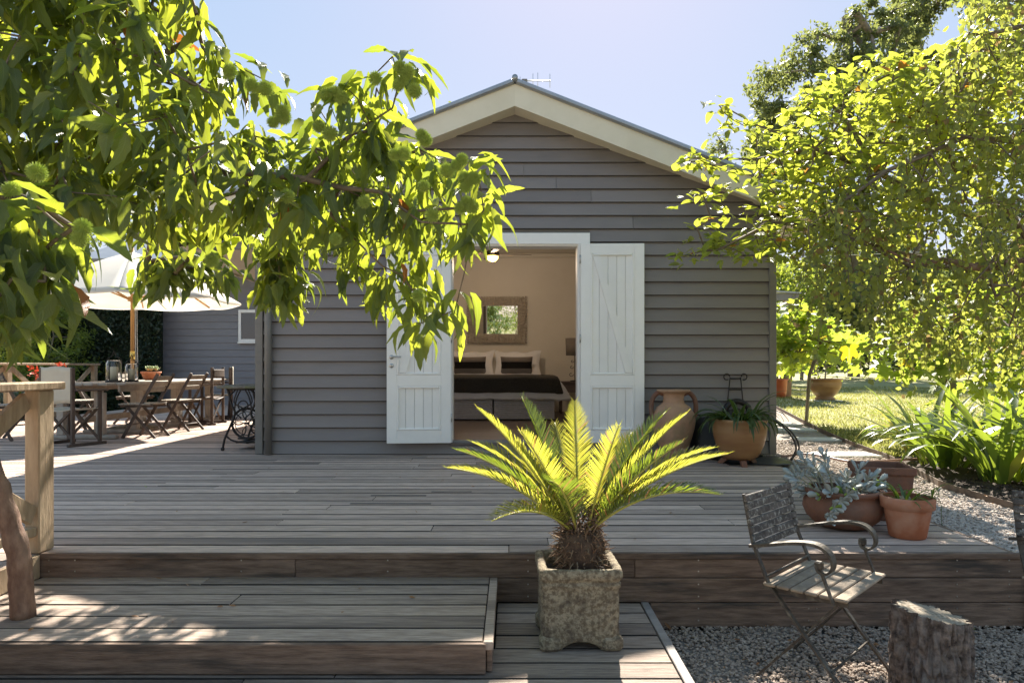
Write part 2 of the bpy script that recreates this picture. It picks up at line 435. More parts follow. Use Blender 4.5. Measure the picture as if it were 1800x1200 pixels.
m_terra_dk = M('weathered_terracotta', (.15,.065,.038), (.26,.11,.06), 5, .75, .35, 30, c3=(.16,.105,.075), s3=3.2)
m_amph = M('pale_aged_terracotta', (.36,.20,.115), (.47,.28,.17), 5, .85, .35, 26, c3=(.24,.18,.10), s3=2.6)
m_glaze = M('ochre_glazed_clay', (.27,.125,.045), (.38,.205,.085), 3, .38, .12, 20, stretch=(.5,.5,3), c3=(.30,.13,.06), s3=2.2)
m_stone = M('mossy_cast_stone', (.16,.12,.075), (.36,.30,.20), 60, .95, 1.0, 110, c3=(.085,.060,.042), s3=9, detail=10, lo=.42, hi=.58)
m_stonetop = m_stone
m_soil = M('potting_soil', (.035,.026,.02), (.07,.05,.04), 30, .95, .9, 50)
m_fibre = M('cycad_fibre', (.22,.13,.07), (.42,.30,.19), 25, .9, .5, rnd=.3)
m_iron = M('weathered_iron', (.040,.030,.023), (.10,.080,.058), 18, .6, .4, 60, metal=.2, c3=(.17,.15,.115), s3=14)
m_blk = M('black_cast_iron', (.018,.016,.015), (.035,.028,.025), 20, .5, .3, 50, metal=.3)
m_lich = M('lichened_slat_wood', (.050,.040,.033), (.115,.095,.08), 14, .85, .7, 40, c3=(.34,.32,.27), s3=45, stretch=(1,1,1), rnd=.15)
m_seatw = M('pale_lichened_slat_wood', (.23,.17,.115), (.36,.285,.205), 14, .85, .6, 40, c3=(.20,.15,.11), s3=10, rnd=.12)
m_rail = M('rough_pine_rail', (.26,.175,.10), (.44,.32,.20), 9, .8, .6, 24, stretch=(1.6,1.6,.3), c3=(.20,.13,.075), s3=2.4, rnd=.10, coords='pos')
m_tablew = M('silvered_teak', (.33,.28,.23), (.47,.41,.34), 6, .75, .3, 20, rnd=.1, coords='pos')
m_chairw = M('brown_chair_wood', (.055,.036,.026), (.11,.075,.055), 8, .65, .3, 24, rnd=.12)
m_slatw = M('grey_chair_slat', (.26,.22,.17), (.38,.33,.27), 10, .75, .3, 24, rnd=.12)
m_canvas = M('cream_canvas', (.62,.57,.46), (.68,.63,.52), 6, .9, .2, 60, trans=.25)
m_umb = M('umbrella_canvas', (.84,.81,.74), (.88,.85,.78), 3, .9, .1, 60, trans=.5)
m_umbw = M('honey_wood', (.50,.25,.08), (.60,.33,.12), 6, .5, .1, stretch=(1,1,.2))
m_bark = M('reddish_smooth_bark', (.13,.062,.038), (.33,.20,.13), 16, .8, .9, 34, stretch=(1,1,.4), c3=(.15,.10,.07), s3=5)
m_barkg = M('grey_bark', (.14,.115,.09), (.26,.22,.18), 8, .9, .6, 20, stretch=(1,1,.3))
m_twig = M('brown_twig', (.12,.085,.055), (.19,.14,.09), 10, .8)
m_bag = M('black_plastic', (.012,.012,.013), (.02,.02,.02), 6, .45, .4, 14)
m_brass = M('satin_nickel', (.55,.53,.50), rough=.3, metal=1.)
m_glass = glassmat('clear_glass')
m_wax = M('cream_wax', (.75,.68,.50), rough=.5)
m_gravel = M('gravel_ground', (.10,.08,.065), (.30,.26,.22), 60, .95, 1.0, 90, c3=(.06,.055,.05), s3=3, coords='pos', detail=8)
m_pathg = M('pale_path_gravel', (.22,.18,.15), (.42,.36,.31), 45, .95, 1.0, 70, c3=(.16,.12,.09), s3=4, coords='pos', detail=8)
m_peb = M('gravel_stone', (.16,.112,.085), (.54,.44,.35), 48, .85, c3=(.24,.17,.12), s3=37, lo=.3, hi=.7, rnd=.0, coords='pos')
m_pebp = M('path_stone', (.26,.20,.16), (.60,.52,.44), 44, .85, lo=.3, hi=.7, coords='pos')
m_mulch = M('dark_mulch', (.035,.025,.018), (.10,.07,.05), 40, .95, 1., 60, coords='pos')
m_lawn = M('lawn_ground', (.24,.25,.08), (.42,.38,.19), 1.3, .95, .8, 40, c3=(.42,.36,.20), s3=.6, coords='pos', detail=8)
m_paver = M('pale_stepping_stone', (.52,.50,.46), (.60,.58,.54), 8, .85, .2, 30)

# ================================================================== SETTING
def hgt(x, y):
    """lawn height: level beside the deck, rising gently to the back"""
    t = min(1, max(0, (y-8)/8)); t = t*t*(3-2*t)
    return -.055 + .24*t + max(0, y-16)*.012
g = MB()
g.box(-260, 260, -120, 400, -1.2, -.50); g.build('ground', M('dry_ground', (.17,.16,.07), (.26,.24,.12), .6, .95, .5, 8, coords='pos'), kind='structure')
g = MB()
def lawn_pt(u, v):
    x = 2.6 + 70*u**1.6; y = 3.50 + 110*v**1.9; e = hgt(x, y)
    return (x, y, e + .02*math.sin(x*1.7+y*.6)*math.sin(y*.9) * min(1, max(0, (y-8.5)/3)))
g.grid(lawn_pt, 60, 90); g.build('lawn', m_lawn, kind='structure')
g = MB(); g.grid(lambda u, v: (-60+51.3*u, -2+90*v, -.42+.03*math.sin(u*60)*math.sin(v*50)), 40, 60); g.build('garden_ground', m_lawn, kind='structure')
g = MB(); g.grid(lambda u, v: (-8.6+20*u, 17.6+50*v, -.1), 4, 4); g.build('back_ground', m_lawn, kind='structure')
# gravel yard in front, path beside the house, planting bed
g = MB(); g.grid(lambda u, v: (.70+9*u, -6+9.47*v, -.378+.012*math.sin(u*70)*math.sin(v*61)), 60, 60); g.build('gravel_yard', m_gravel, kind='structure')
g = MB(); g.grid(lambda u, v: (-16+32*u, -22+23.3*v, -.405+.01*math.sin(u*150)*math.sin(v*90)), 50, 40); g.build('added_bounce_ground', M('pale_bounce_gravel', (.36,.32,.27), (.52,.47,.41), 40, .95, .8, 60, coords='pos'), kind='structure')  # unseen pale ground added behind the camera to bounce sun onto the facade
def edge_x(y):
    ys = [3.5, 4.6, 5.5, 7.3, 9.0, 13.2, 20]; xs = [3.42, 3.38, 3.42, 3.95, 4.25, 5.03, 6.6]
    return float(np.interp(y, ys, xs))
g = MB()
def path_pt(u, v):
    y = 3.52+14*v; return (2.505+(edge_x(y)-2.505)*u, y, hgt(0, y)+.014+.006*math.sin(u*23+y*9)*math.sin(y*13))
g.grid(path_pt, 20, 120); g.build('gravel_path', m_pathg, kind='structure')
g = MB()
def bed_pt(u, v):
    y = 3.52+3.9*v; x0 = edge_x(y)+.012; return (x0+(7.2-x0)*u, y, hgt(0, y)+.03+.03*math.sin(u*33+y*3)*math.sin(y*8+u*9)*(1 if 0 < u < 1 else .1))
g.grid(bed_pt, 40, 40); g.build('planting_bed', m_mulch, kind='structure')
g = MB()
pts = [(edge_x(3.52+.3*i), 3.52+.3*i, hgt(0, 3.52+.3*i)+.035) for i in range(40)]
for a, b in zip(pts, pts[1:]): g.beam(a, b, .008, .07)
tag(g.build('lawn_edging', M('rusty_steel', (.12,.085,.06), (.20,.15,.11), 9, .8)), 'low rusty edging strip curving between gravel path and lawn', 'edging')
for k, (px, py, w, d) in enumerate(((1395,757,.55,.38),(1437,776,.60,.38),(1487,803,.62,.40),(1372,744,.5,.4))):
    y = (EYE-(-.02))*1220/(py-645); y = (EYE-hgt(0, y))*1220/(py-645); x = (px-900)*y/1220
    s = MB(); s.bbox(-w/2, w/2, -d/2, d/2, -.05, .012, .01)
    o = s.build('stepping_stone', m_paver); o.location = (x, y, hgt(0, y)+.026); o.rotation_euler.z = .06*k-.1
    tag(o, ['pale square stepping stone second from the lawn end of the path', 'pale stepping stone in the middle of the gravel path',
            'largest nearest pale stepping stone just behind the silvery succulent', 'farthest pale stepping stone by the house corner'][k], 'stepping stone', 'stepping stones in the gravel path')
g = MB(); g.bbox(2.56, 9, 3.44, 3.505, -.5, -.055, .006); tag(g.build('retaining_board', m_fascia), 'dark timber board holding the planting bed above the gravel', 'retaining board')

# ---- pebbles
def ico():
    import bmesh
    bm = bmesh.new(); bmesh.ops.create_icosphere(bm, subdivisions=1, radius=1)
    v = np.array([x.co[:] for x in bm.verts]); f = [tuple(q.index for q in x.verts) for x in bm.faces]; bm.free(); return v, f, np.zeros((len(v), 2))
ICO = ico()
def pebbles(name, n, fx, mat, size):
    P = np.array([fx() for _ in range(n)]); S = size*(0.6+.9*rng.random(n))
    T = (ICO[0]*np.array((1, .75, .55)), ICO[1], ICO[2])
    me = leaf_mesh(name, T, P, rand_dirs(n)*np.array((1,1,.25)), np.tile((0,0,1.), (n,1))+.4*rand_dirs(n), S, mat)
    me.polygons.foreach_set('use_smooth', np.zeros(len(me.polygons), bool))
    return link(name, me, kind='stuff')
def fy():
    y = random.uniform(2.2, 3.47); x = random.uniform(.73, 2.9); return (x, y, -.371+random.uniform(-.004, .008))
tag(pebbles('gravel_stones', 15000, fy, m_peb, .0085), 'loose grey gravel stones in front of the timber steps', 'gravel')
def fp():
    y = 3.55+5.5*random.random()**1.5; u = random.random(); x = 2.53+(edge_x(y)-2.55)*u; return (x, y, hgt(0, y)+.016+random.uniform(-.003, .010))
tag(pebbles('path_gravel_stones', 16000, fp, m_pebp, .0115), 'pale gravel stones on the path beside the house', 'gravel')
def fm():
    y = 3.6+2.2*random.random(); x = edge_x(y)+.03+2.2*random.random(); return (x, y, hgt(0, y)+.045+random.uniform(-.01, .012))
tag(pebbles('bark_chips', 4000, fm, m_mulch, .014), 'dark bark chips in the planting bed', 'mulch')
# grass blades
n = 42000; Y = 6.5+16*rng.random(n)**1.25; X = np.array([edge_x(y) for y in Y])+.03+rng.random(n)*(np.maximum(Y*.78-np.array([edge_x(y) for y in Y]), 1))
ok = ~((Y < 7.5) & (X > edge_x(7.0)-.1)); X, Y = X[ok], Y[ok]; n = len(X)
P = np.stack([X, Y, np.array([lawn_pt(((x-2.6)/70)**(1/1.6), ((y-3.5)/110)**(1/1.9))[2] for x, y in zip(X, Y)])], 1)
m_grass = leafmat('grass_blade', (.10,.13,.03), (.42,.46,.08), .45, refl2=(.28,.26,.10), tra2=(.50,.46,.18), veins=False)
D = rand_dirs(n)*.55+np.array((0,0,1.))
tag(link('grass', leaf_mesh('grass', tmpl_quad(.22), P, D, rand_dirs(n), .035+.035*rng.random(n), m_grass), kind='stuff'), 'short dry sunlit grass on the lawn', 'grass')

# ================================================================== DECK
deck = bpy.data.objects.new('deck', None); COL.objects.link(deck); deck.location = (0, 3.48, 0); tag(deck, 'wide weathered timber deck', kind='structure')
def board_mesh(L, w, h, b=.003):
    mb = MB(); mb.bbox(-L/2, L/2, 0, w, -h, 0, b); return mb
PITCH = .150; rows = []
y = 3.48
k = 0; stuff = MB(); nb = 0
def lay(parent, name, mat, x0, x1, y0, w, ztop, joints, count=[0]):
    xs = [x0]+[j for j in sorted(joints) if x0+.4 < j < x1-.4]+[x1]
    for a, b in zip(xs, xs[1:]):
        mb = MB(); mb.bbox(a+.0015, b-.0015, y0, y0+w, ztop-.03+.0, ztop+random.uniform(-.0020, .0012), .003)
        # fold the board a little so that it never lies dead flat
        q_ = mb.build(name, mat, parent, world=True); q_.data.materials.append(m_edge); count[0] += 1
        for f_ in q_.data.polygons:
            if abs(f_.normal.y) > .5 or abs(f_.normal.x) > .9: f_.material_index = 1
    return len(xs)-1
r = 0; yy = 3.48
while yy < 16.85:
    x0 = -8.5; x1 = 2.5 if yy < 7.24 else -2.70
    if yy < 12.5:
        js = [x0 + random.uniform(1.2, 4.2), random.uniform(-3.2, -.8), random.uniform(-.6, 1.6)] if x1 > 0 else [random.uniform(-6.5, -4.0)]
        nb += lay(deck, 'deck_board', m_deck, x0, x1, yy, PITCH-.0105, 0, js)
    else: stuff.bbox(x0, x1, yy, yy+PITCH-.005, -.03, 0, .0025)
    yy += PITCH
stuff.build('far_deck_boards', m_deck, deck, world=True, kind='stuff')
yy = 3.48-PITCH
while yy > 1.4:
    nb += lay(deck, 'deck_board', m_deck, -8.5, -2.36, yy, PITCH-.005, 0, [random.uniform(-6, -4)]); yy -= PITCH
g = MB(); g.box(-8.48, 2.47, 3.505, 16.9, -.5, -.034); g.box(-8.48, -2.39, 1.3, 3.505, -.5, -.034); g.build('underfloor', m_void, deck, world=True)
# fascia planks: three deep along the front, split at random
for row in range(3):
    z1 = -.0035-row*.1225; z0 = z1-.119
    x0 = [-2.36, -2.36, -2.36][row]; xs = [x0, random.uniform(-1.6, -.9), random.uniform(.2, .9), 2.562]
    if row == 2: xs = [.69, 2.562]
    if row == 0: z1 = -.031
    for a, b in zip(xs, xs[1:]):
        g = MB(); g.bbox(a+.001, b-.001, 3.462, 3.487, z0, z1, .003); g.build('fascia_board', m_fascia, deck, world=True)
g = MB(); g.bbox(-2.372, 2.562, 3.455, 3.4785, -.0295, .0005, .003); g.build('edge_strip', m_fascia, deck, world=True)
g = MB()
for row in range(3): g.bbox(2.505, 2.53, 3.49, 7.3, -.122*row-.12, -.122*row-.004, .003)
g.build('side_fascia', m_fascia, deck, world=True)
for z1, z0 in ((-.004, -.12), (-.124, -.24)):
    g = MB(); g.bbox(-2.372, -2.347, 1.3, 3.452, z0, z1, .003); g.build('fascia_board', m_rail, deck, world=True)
sc_ = MB()
for x in (-2.31, -2.18, -1.35, -.62, .08, .93, 1.48, 1.52, 2.22, 2.48):
    for z in (-.035, -.09, -.155, -.215, -.275, -.335):
        if z < -.24 and x < .7: continue
        sc_.lathe([(.0001, 0), (.0035, 0), (.003, .002)], 6, (0, 0, 0)) if False else sc_.box(x-.003, x+.003, 3.4605, 3.4622, z-.003, z+.003)
sc_.build('screw_heads', m_brass, deck, world=True, kind='stuff')
# dark knot/stain patches are in the wood; two old mortise slots in the boards
g = MB()
for (x0, x1, yc) in ((-1.02, -.62, 5.02), (-.60, -.30, 5.17), (-1.1, -.55, 4.72)): g.bbox(x0, x1, yc-.012, yc+.012, -.01, .0016, .001)
g.build('wood_inlay', M('damp_dark_wood', (.03,.025,.022), (.07,.055,.05), 9, .5, coords='pos'), deck, world=True)

# upper step on the left, low platform in front
stp = bpy.data.objects.new('timber_step', None); COL.objects.link(stp); stp.location = (-1.2, 2.64, -.24); tag(stp, 'broad timber step below the deck on the left', kind='structure')
yy = 2.655
for i in range(6):
    w = .1315 if i else .129
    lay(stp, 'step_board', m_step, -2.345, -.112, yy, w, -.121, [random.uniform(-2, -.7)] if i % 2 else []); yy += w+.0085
g = MB(); g.bbox(-.109, -.072, 2.64, 3.455, -.15, -.1185, .003); g.build('edge_board', m_step, stp, world=True)
g = MB(); g.bbox(-2.345, -.1, 2.628, 2.652, -.236, -.1225, .003); g.build('riser_board', m_fascia, stp, world=True)
g = MB(); g.bbox(-.098, -.076, 2.653, 3.455, -.236, -.152, .003); g.build('riser_board', m_fascia, stp, world=True)
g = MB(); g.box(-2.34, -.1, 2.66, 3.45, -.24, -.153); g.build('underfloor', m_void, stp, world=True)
plat = bpy.data.objects.new('timber_platform', None); COL.objects.link(plat); plat.location = (-.8, 2.4, -.37); tag(plat, 'low timber platform under the stone planter', kind='structure')
yy = 3.447
for i in range(14):
    yy -= .1395; full = yy < 2.76
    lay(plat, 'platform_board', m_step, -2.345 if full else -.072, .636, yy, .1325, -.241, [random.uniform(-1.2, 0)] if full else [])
g = MB(); g.bbox(.640, .678, 1.5, 3.45, -.27, -.2385, .003); g.build('edge_board', m_fedge, plat, world=True)
g = MB(); g.bbox(.655, .676, 1.5, 3.45, -.40, -.272, .003); g.build('riser_board', m_fascia, plat, world=True)
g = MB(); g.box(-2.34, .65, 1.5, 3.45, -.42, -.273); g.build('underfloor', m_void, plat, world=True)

# ================================================================== HOUSE
HY = 7.39; WX0, WX1 = -2.685, 2.77; SL = .39; RX = .03
house = thing('weatherboard_house', 'single storey charcoal weatherboard cottage with cream barge boards and open white double doors', 'house', (RX, HY, 0))
DX0, DX1, DZ0, DZ1 = -.76, .825, .13, 2.345
bz = 0; i = 0; BP = .1405
def hw(z): return (3.665-z)/SL
while bz < 3.62:
    z0 = bz; z1 = min(bz+BP+.012, 3.664)
    def lim(z): return max(WX0+.05, RX-hw(z)), min(WX1-.04, RX+hw(z))
    (l0, r0), (l1, r1) = lim(z0), lim(z1)
    if i == 0: ivs = [(l0, r0, l1, r1)]
    elif z0 < DZ1: ivs = [(l0, DX0, l1, DX0), (DX1, r0, DX1, r1)]
    else: ivs = [(l0, r0, l1, r1)]
    for (a0, b0, a1, b1) in ivs:
        segs = [(a0, b0, a1, b1)]
        if b0-a0 > 3.2 and random.random() < .75:
            m_ = random.uniform(a1+1, b1-1); segs = [(a0, m_-.002, a1, m_-.002), (m_+.002, b0, m_+.002, b1)]
        for (p0, q0, p1, q1) in segs:
            yb, yt = HY-.036, HY-.006
            g = MB(); g.add([(p0,yb+.009,z0),(q0,yb+.009,z0),(q0,HY,z0),(p0,HY,z0),(p1,yt,z1),(q1,yt,z1),(q1,HY,z1),(p1,HY,z1),
                             (p0,yb-.0005,z0+.008),(q0,yb-.0005,z0+.008)],
                            [(0,3,2,1),(4,5,6,7),(0,1,9,8),(8,9,5,4),(1,2,6,5,9),(2,3,7,6),(3,0,8,4,7)])
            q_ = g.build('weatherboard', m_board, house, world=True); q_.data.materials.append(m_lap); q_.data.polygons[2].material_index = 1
    bz += BP; i += 1
# wall backing with the door hole, side walls
g = MB()
for (a, b, c, d) in ((WX0+.01, -.66, 0, 2.3), (.72, WX1-.01, 0, 2.3), (-.66, .72, 0, .10), (WX0+.01, WX1-.01, 2.30, 2.55)): g.box(a, b, HY+.001, HY+.10, c, d)
g.prism([(WX0+.01, 2.55), (WX1-.01, 2.55), (RX+.05, 3.62), (RX-.05, 3.62)], HY+.001, HY+.10)
g.build('wall_frame', m_trim, house, world=True)
for x0, x1 in ((WX0, WX0+.09), (WX1-.09, WX1)):
    g = MB(); g.box(x0, x1, HY+.101, 14.0, 0, 2.55); g.build('side_wall', m_board, house, world=True)
g = MB(); g.box(WX0, WX1, 14.0, 14.1, 0, 2.6); g.build('back_wall', m_board, house, world=True)
# side boards seen edge on past the left corner
for k in range(17):
    g = MB(); z = k*BP; g.add([(WX0-.028,7.40,z),(WX0-.028,14,z),(WX0,14,z),(WX0,7.40,z),(WX0-.008,7.40,z+BP+.01),(WX0-.008,14,z+BP+.01),(WX0,14,z+BP+.01),(WX0,7.40,z+BP+.01)],
          [(0,1,2,3),(4,7,6,5),(0,4,5,1),(1,5,6,2),(2,6,7,3),(3,7,4,0)]); g.build('weatherboard', m_board, house, world=True)
g = MB(); g.bbox(WX0-.035, WX0+.045, HY-.045, HY-.001, .005, 2.6, .003); g.build('corner_board', m_trim, house, world=True)
g = MB(); g.bbox(WX1-.045, WX1+.03, HY-.045, HY-.001, 0, 2.55, .003); g.build('corner_board', m_trim, house, world=True)
g = MB(); g.bbox(WX1, WX1+.03, HY-.001, HY+.09, 0, 2.55, .003); g.build('corner_board', m_trim, house, world=True)
g = MB(); g.tube([(WX0+.115, HY-.075, .01), (WX0+.115, HY-.075, 2.50)], .037, 16); dp = g.build('downpipe', m_trim, house, world=True)
g = MB()
for z in (.5, 1.9): g.bbox(WX0+.07, WX0+.16, HY-.06, HY-.03, z, z+.025, .002)
g.build('pipe_bracket', m_trim, dp, world=True)
# barge boards, soffit, roof
BY = 7.11; TZ = 3.825
def zl(x, top): return top-SL*abs(x-RX)
XL, XR = -3.74, 3.22
for s, xe in ((-1, XL), (1, XR)):
    g = MB(); dep = .225
    g.prism([(RX, TZ), (xe, zl(xe, TZ)), (xe, zl(xe, TZ)-.14), (xe-s*.35, zl(xe-s*.35, TZ)-dep), (RX, TZ-dep)], BY, BY+.025)
    g.build('barge_board', m_cream, house, world=True)
    g = MB(); g.prism([(RX, TZ-dep+.03), (xe, zl(xe, TZ)-.14), (xe, zl(xe, TZ)-.155), (RX, TZ-dep+.005)], BY+.026, HY-.003)
    g.build('soffit', m_cream, house, world=True)
    # eave soffit down the side of the house
    xi = WX0-.03 if s < 0 else WX1+.03
    g = MB(); zz = zl(xe, TZ)-.165
    g.prism([(xi, zz+.16), (xe, zz+.012), (xe, zz), (xi, zz+.148)], HY+.1, 14.2); g.build('soffit', m_cream, house, world=True)
    g = MB(); g.bbox(min(xe, xe+s*.02), max(xe, xe+s*.02), BY+.03, 14.2, zz-.03, zl(xe, TZ)-.01, .004); g.build('fascia', m_cream, house, world=True)
    g = MB(); xg = xe+s*.075
    g.tube([(xg, BY-.02, zl(xe, TZ)-.035), (xg, 14.2, zl(xe, TZ)-.035)], .05, 12); g.build('gutter', m_trim, house, world=True)
    # corrugated roof sheets with a rolled barge cap
    nsh = 9
    for k in range(nsh):
        ya = BY-.03+(14.25-BY+.03)*k/nsh; yb = BY-.03+(14.25-BY+.03)*(k+1)/nsh; g = MB(); nn = 24
        vs = []; fs = []
        for j in range(nn+1):
            yv = ya+(yb-ya)*j/nn; dz = .008*math.cos(2*math.pi*yv/.076)
            for xx in (RX, xe+s*.06): vs += [(xx, yv, zl(xx, TZ)+.028+dz)]
        for j in range(nn): fs.append((2*j, 2*j+1, 2*j+3, 2*j+2) if s < 0 else (2*j, 2*j+2, 2*j+3, 2*j+1))
        g.add(vs, fs, True); g.build('roof_sheet', m_roof, house, world=True)
    g = MB(); g.beam((RX+s*.01, BY-.012, TZ+.025), (xe+s*.05, BY-.012, zl(xe+s*.05, TZ)+.025), .055, .055, up=(0,0,1), bev=.016); g.build('barge_cap', m_roof, house, world=True)
g = MB(); g.tube([(RX, BY-.05, TZ+.05), (RX, 14.3, TZ+.05)], .03, 12); g.build('ridge_cap', m_roof, house, world=True)
# beam under the left eave beside the corner
g = MB(); g.bbox(-3.35, WX0-.04, HY-.06, HY-.02, 2.17, 2.245, .003); g.build('eave_beam', m_trim, house, world=True)
# door frame
for (a, b, c, d) in ((-.76, .825, 2.225, 2.345), (-.76, -.635, .13, 2.2245), (.70, .825, .13, 2.2245)):
    g = MB(); g.bbox(a, b, HY-.055, HY-.031, c, d, .004); g.build('door_architrave', m_white, house, world=True)
for (a, b, c, d) in ((-.655, .715, 2.208, 2.30), (-.655, -.632, .10, 2.207), (.693, .715, .10, 2.207)):
    g = MB(); g.bbox(a, b, HY-.031, HY+.16, c, d, .003); g.build('door_jamb', m_white, house, world=True)
g = MB(); g.bbox(-.66, .72, HY-.05, HY+.16, .10, .128, .004); g.build('door_sill', m_floorin, house, world=True)

def door_leaf(mirror, hinge, ang, label):
    W, H, T = .665, 2.09, .042
    d = bpy.data.objects.new('door', None); COL.objects.link(d); d.parent = house
    d.location = Vector(hinge)-house.location; d.rotation_euler.z = ang; d['label'] = label
    s = -1 if mirror else 1
    def X(a, b): return (min(s*a, s*b), max(s*a, s*b))
    def bar(name, x0, x1, z0, z1, t0, t1, b=.003, m=m_white):
        a, c = X(x0, x1); g = MB(); g.bbox(a, c, -t1, -t0, z0, z1, b); return g.build(name, m, d)
    bar('stile', 0, .103, 0, H, 0, T); bar('stile', W-.103, W, 0, H, 0, T)
    rails = ((1.985, H), (.595, .713), (0, .135))
    for a, b in rails: bar('rail', .1031, W-.1031, a, b, .0005, T-.0005)
    for (z0, z1) in ((.135, .595), (.713, 1.985)):
        n = 5; w = (W-.206)/n
        for k in range(n): bar('panel_board', .1035+w*k+.0012, .1035+w*(k+1)-.0012, z0+.0005, z1-.0005, .012, .028, .0035)
        for (a, b, c, e) in ((.103, .125, z0, z1), (W-.125, W-.103, z0, z1), (.1255, W-.1255, z0, z0+.022), (.1255, W-.1255, z1-.022, z1)):
            bar('moulding', a, b, c+.0004, e-.0004, .014, .0465, .006)
    # diagonal brace, top hinge side to bottom free side
    g = MB(); b0, b1 = (.128, 1.955), (W-.20, .74)
    poly = [(s*x, z) for x, z in ((b0[0], b0[1]), (b0[0]+.004, b0[1]), (W-.125-.004, .80), (W-.127, .742), (b1[0], b1[1]))]
    g.prism([(s*.128, 1.958), (s*.20, 1.958), (s*(W-.128), .742+.02), (s*(W-.128), .738), (s*(W-.20), .738)], -.048, -.0285); g.build('brace', m_white, d)
    for z in (.22, 1.05, 1.88):
        g = MB(); g.tube([(s*-.006, -T-.003, z), (s*-.006, -T-.003, z+.09)], .007, 8); g.build('hinge', m_brass, d)
    return d, X
dr, _ = door_leaf(False, (.722, HY-.068, .132), -.02, 'white ledged door leaf folded back on the right')
dl, X_ = door_leaf(True, (-.645, HY-.068, .132), .10, 'white door leaf with lever handle folded back on the left')
g = MB(); g.lathe([(.001, 0), (.024, 0), (.024, .008), (.001, .008)], 20); g.base = Matrix.Identity(4)
def rose(x, z, parent, lever):
    g = MB(); g.base = Matrix.Translation((x, -.0425, z)) @ Matrix.Rotation(R(90), 4, 'X')
    g.lathe([(.022, 0), (.024, .004), (.020, .009)], 20)
    if lever:
        g.base = Matrix.Identity(4); g.tube([(x, -.05, z), (x, -.085, z)], .009, 10); g.tube(crv([(x, -.085, z), (x+.03, -.088, z+.003), (x+.10, -.083, z)]), [.010]*8+[.009]*9, 10)
    return g.build('door_handle' if lever else 'lock', m_brass, parent)
rose(-.615, .90, dl, True); rose(-.615, .81, dl, False)

# ---- room inside
RX0, RX1, RY1, RZ0, RZ1 = -2.05, 2.05, 12.55, .13, 3.0
g = MB(); g.box(RX0-.05, RX1+.05, RY1, RY1+.08, RZ0, RZ1+.05); g.build('bedroom_wall', m_wallin, house, world=True)
g = MB(); g.box(RX0-.08, RX0, HY+.161, RY1-.001, RZ0, RZ1+.05); g.build('bedroom_wall', m_wallin, house, world=True)
g = MB(); g.box(RX1, RX1+.08, HY+.161, RY1-.001, RZ0, RZ1+.05); g.build('bedroom_wall', m_wallin, house, world=True)
g = MB(); g.box(RX0+.001, -.72, HY+.11, HY+.158, RZ0, RZ1); g.box(.78, RX1-.001, HY+.11, HY+.158, RZ0, RZ1); g.box(-.72, .78, HY+.11, HY+.158, 2.31, RZ1); g.build('bedroom_wall', m_wallin, house, world=True)
g = MB(); g.box(RX0+.001, RX1-.001, HY+.11, RY1-.001, RZ1-.02, RZ1+.02); g.build('ceiling', m_ceil, house, world=True)
g = MB(); g.bbox(RX0+.01, RX1-.01, RY1-.07, RY1-.001, RZ1-.10, RZ1-.021, .02); g.build('cornice', m_ceil, house, world=True)
for k in range(40):
    ya = HY+.161+k*.125
    g = MB(); g.bbox(RX0+.003, RX1-.003, ya, ya+.122, .09, .1285+random.uniform(0, .0008), .002); g.build('floorboard', m_floorin, house, world=True)
g = MB(); g.box(RX0, RX1, HY+.161, RY1, .0, .088); g.build('subfloor', m_void, house, world=True)

# tv aerial on the ridge
ae = thing('tv_aerial', 'small grey TV aerial standing behind the roof ridge', 'aerial', (.12, 8.6, 3.87))
g = MB(); g.tube([(0, 0, 0), (0, 0, .60)], .014, 8); g.build('mast', m_brass, ae)
zz = .60
g = MB(); g.tube([(-.10, 0, zz), (.36, .0, zz)], .008, 6); g.build('boom', m_brass, ae)
for x, h in ((-.02, .05), (.14, .09), (.20, .10), (.35, .085)):
    g = MB(); g.tube([(x, 0, zz-h), (x, 0, zz+h)], .0035, 5); g.build('element', m_brass, ae)
g = MB(); g.bbox(.0, .07, -.02, .02, zz-.03, zz+.02, .006); g.build('junction_box', m_trim, ae)
g = MB(); g.tube([(.40, .2, .32), (.56, .2, .36)], .008, 6); g.tube([(.41, .2, .29), (.56, .2, .335)], .008, 6); g.build('lower_boom', m_brass, ae)

# ---- bedroom things
def soft(x0, x1, y0, y1, z0, z1, nx=16, ny=10, puff=.03, seed=0, r=.06):
    """cushion-like closed box with rounded, slightly uneven faces"""
    g = MB(); rr = random.Random(seed); ph = [rr.uniform(0, 6) for _ in range(4)]
    cx, cy, cz = (x0+x1)/2, (y0+y1)/2, (z0+z1)/2; hx, hy, hz = (x1-x0)/2, (y1-y0)/2, (z1-z0)/2
    def P(a, b, c):
        # superellipsoid mapping of the unit cube surface
        q = Vector((a, b, c)); l = (abs(a)**6+abs(b)**6+abs(c)**6)**(1/6); q = q/l
        w = 1+puff*math.sin(a*5+ph[0])*math.sin(b*4+ph[1]+c*3)
        return (cx+q.x*hx*w, cy+q.y*hy*w, cz+q.z*hz*w)
    for ax, sg in ((0,-1),(0,1),(1,-1),(1,1),(2,-1),(2,1)):
        def fn(u, v, ax=ax, sg=sg):
            a, b = 2*u-1, 2*v-1
            if sg > 0: a = -a
            return P(*((sg, -a, b) if ax == 0 else (a, sg, b) if ax == 1 else (a, -b*sg*1., sg) if sg > 0 else (a, b*-sg*-1., sg)))
        g.grid(fn, nx if ax else ny, ny)
    return g
m_sheet = M('white_linen', (.86,.85,.86), (.78,.77,.78), 5, .9, .4, 14)
m_mat = M('ribbed_bed_base_fabric', (.66,.63,.62), (.58,.55,.54), 20, .9, .5, 60)
m_blanket = M('charcoal_knit_blanket', (.035,.032,.027), (.06,.055,.047), 60, .95, .6, 90)
bed = thing('bed', 'double bed with pale ribbed base seen through the open doors', 'bed', (-.28, 11.4, .13))
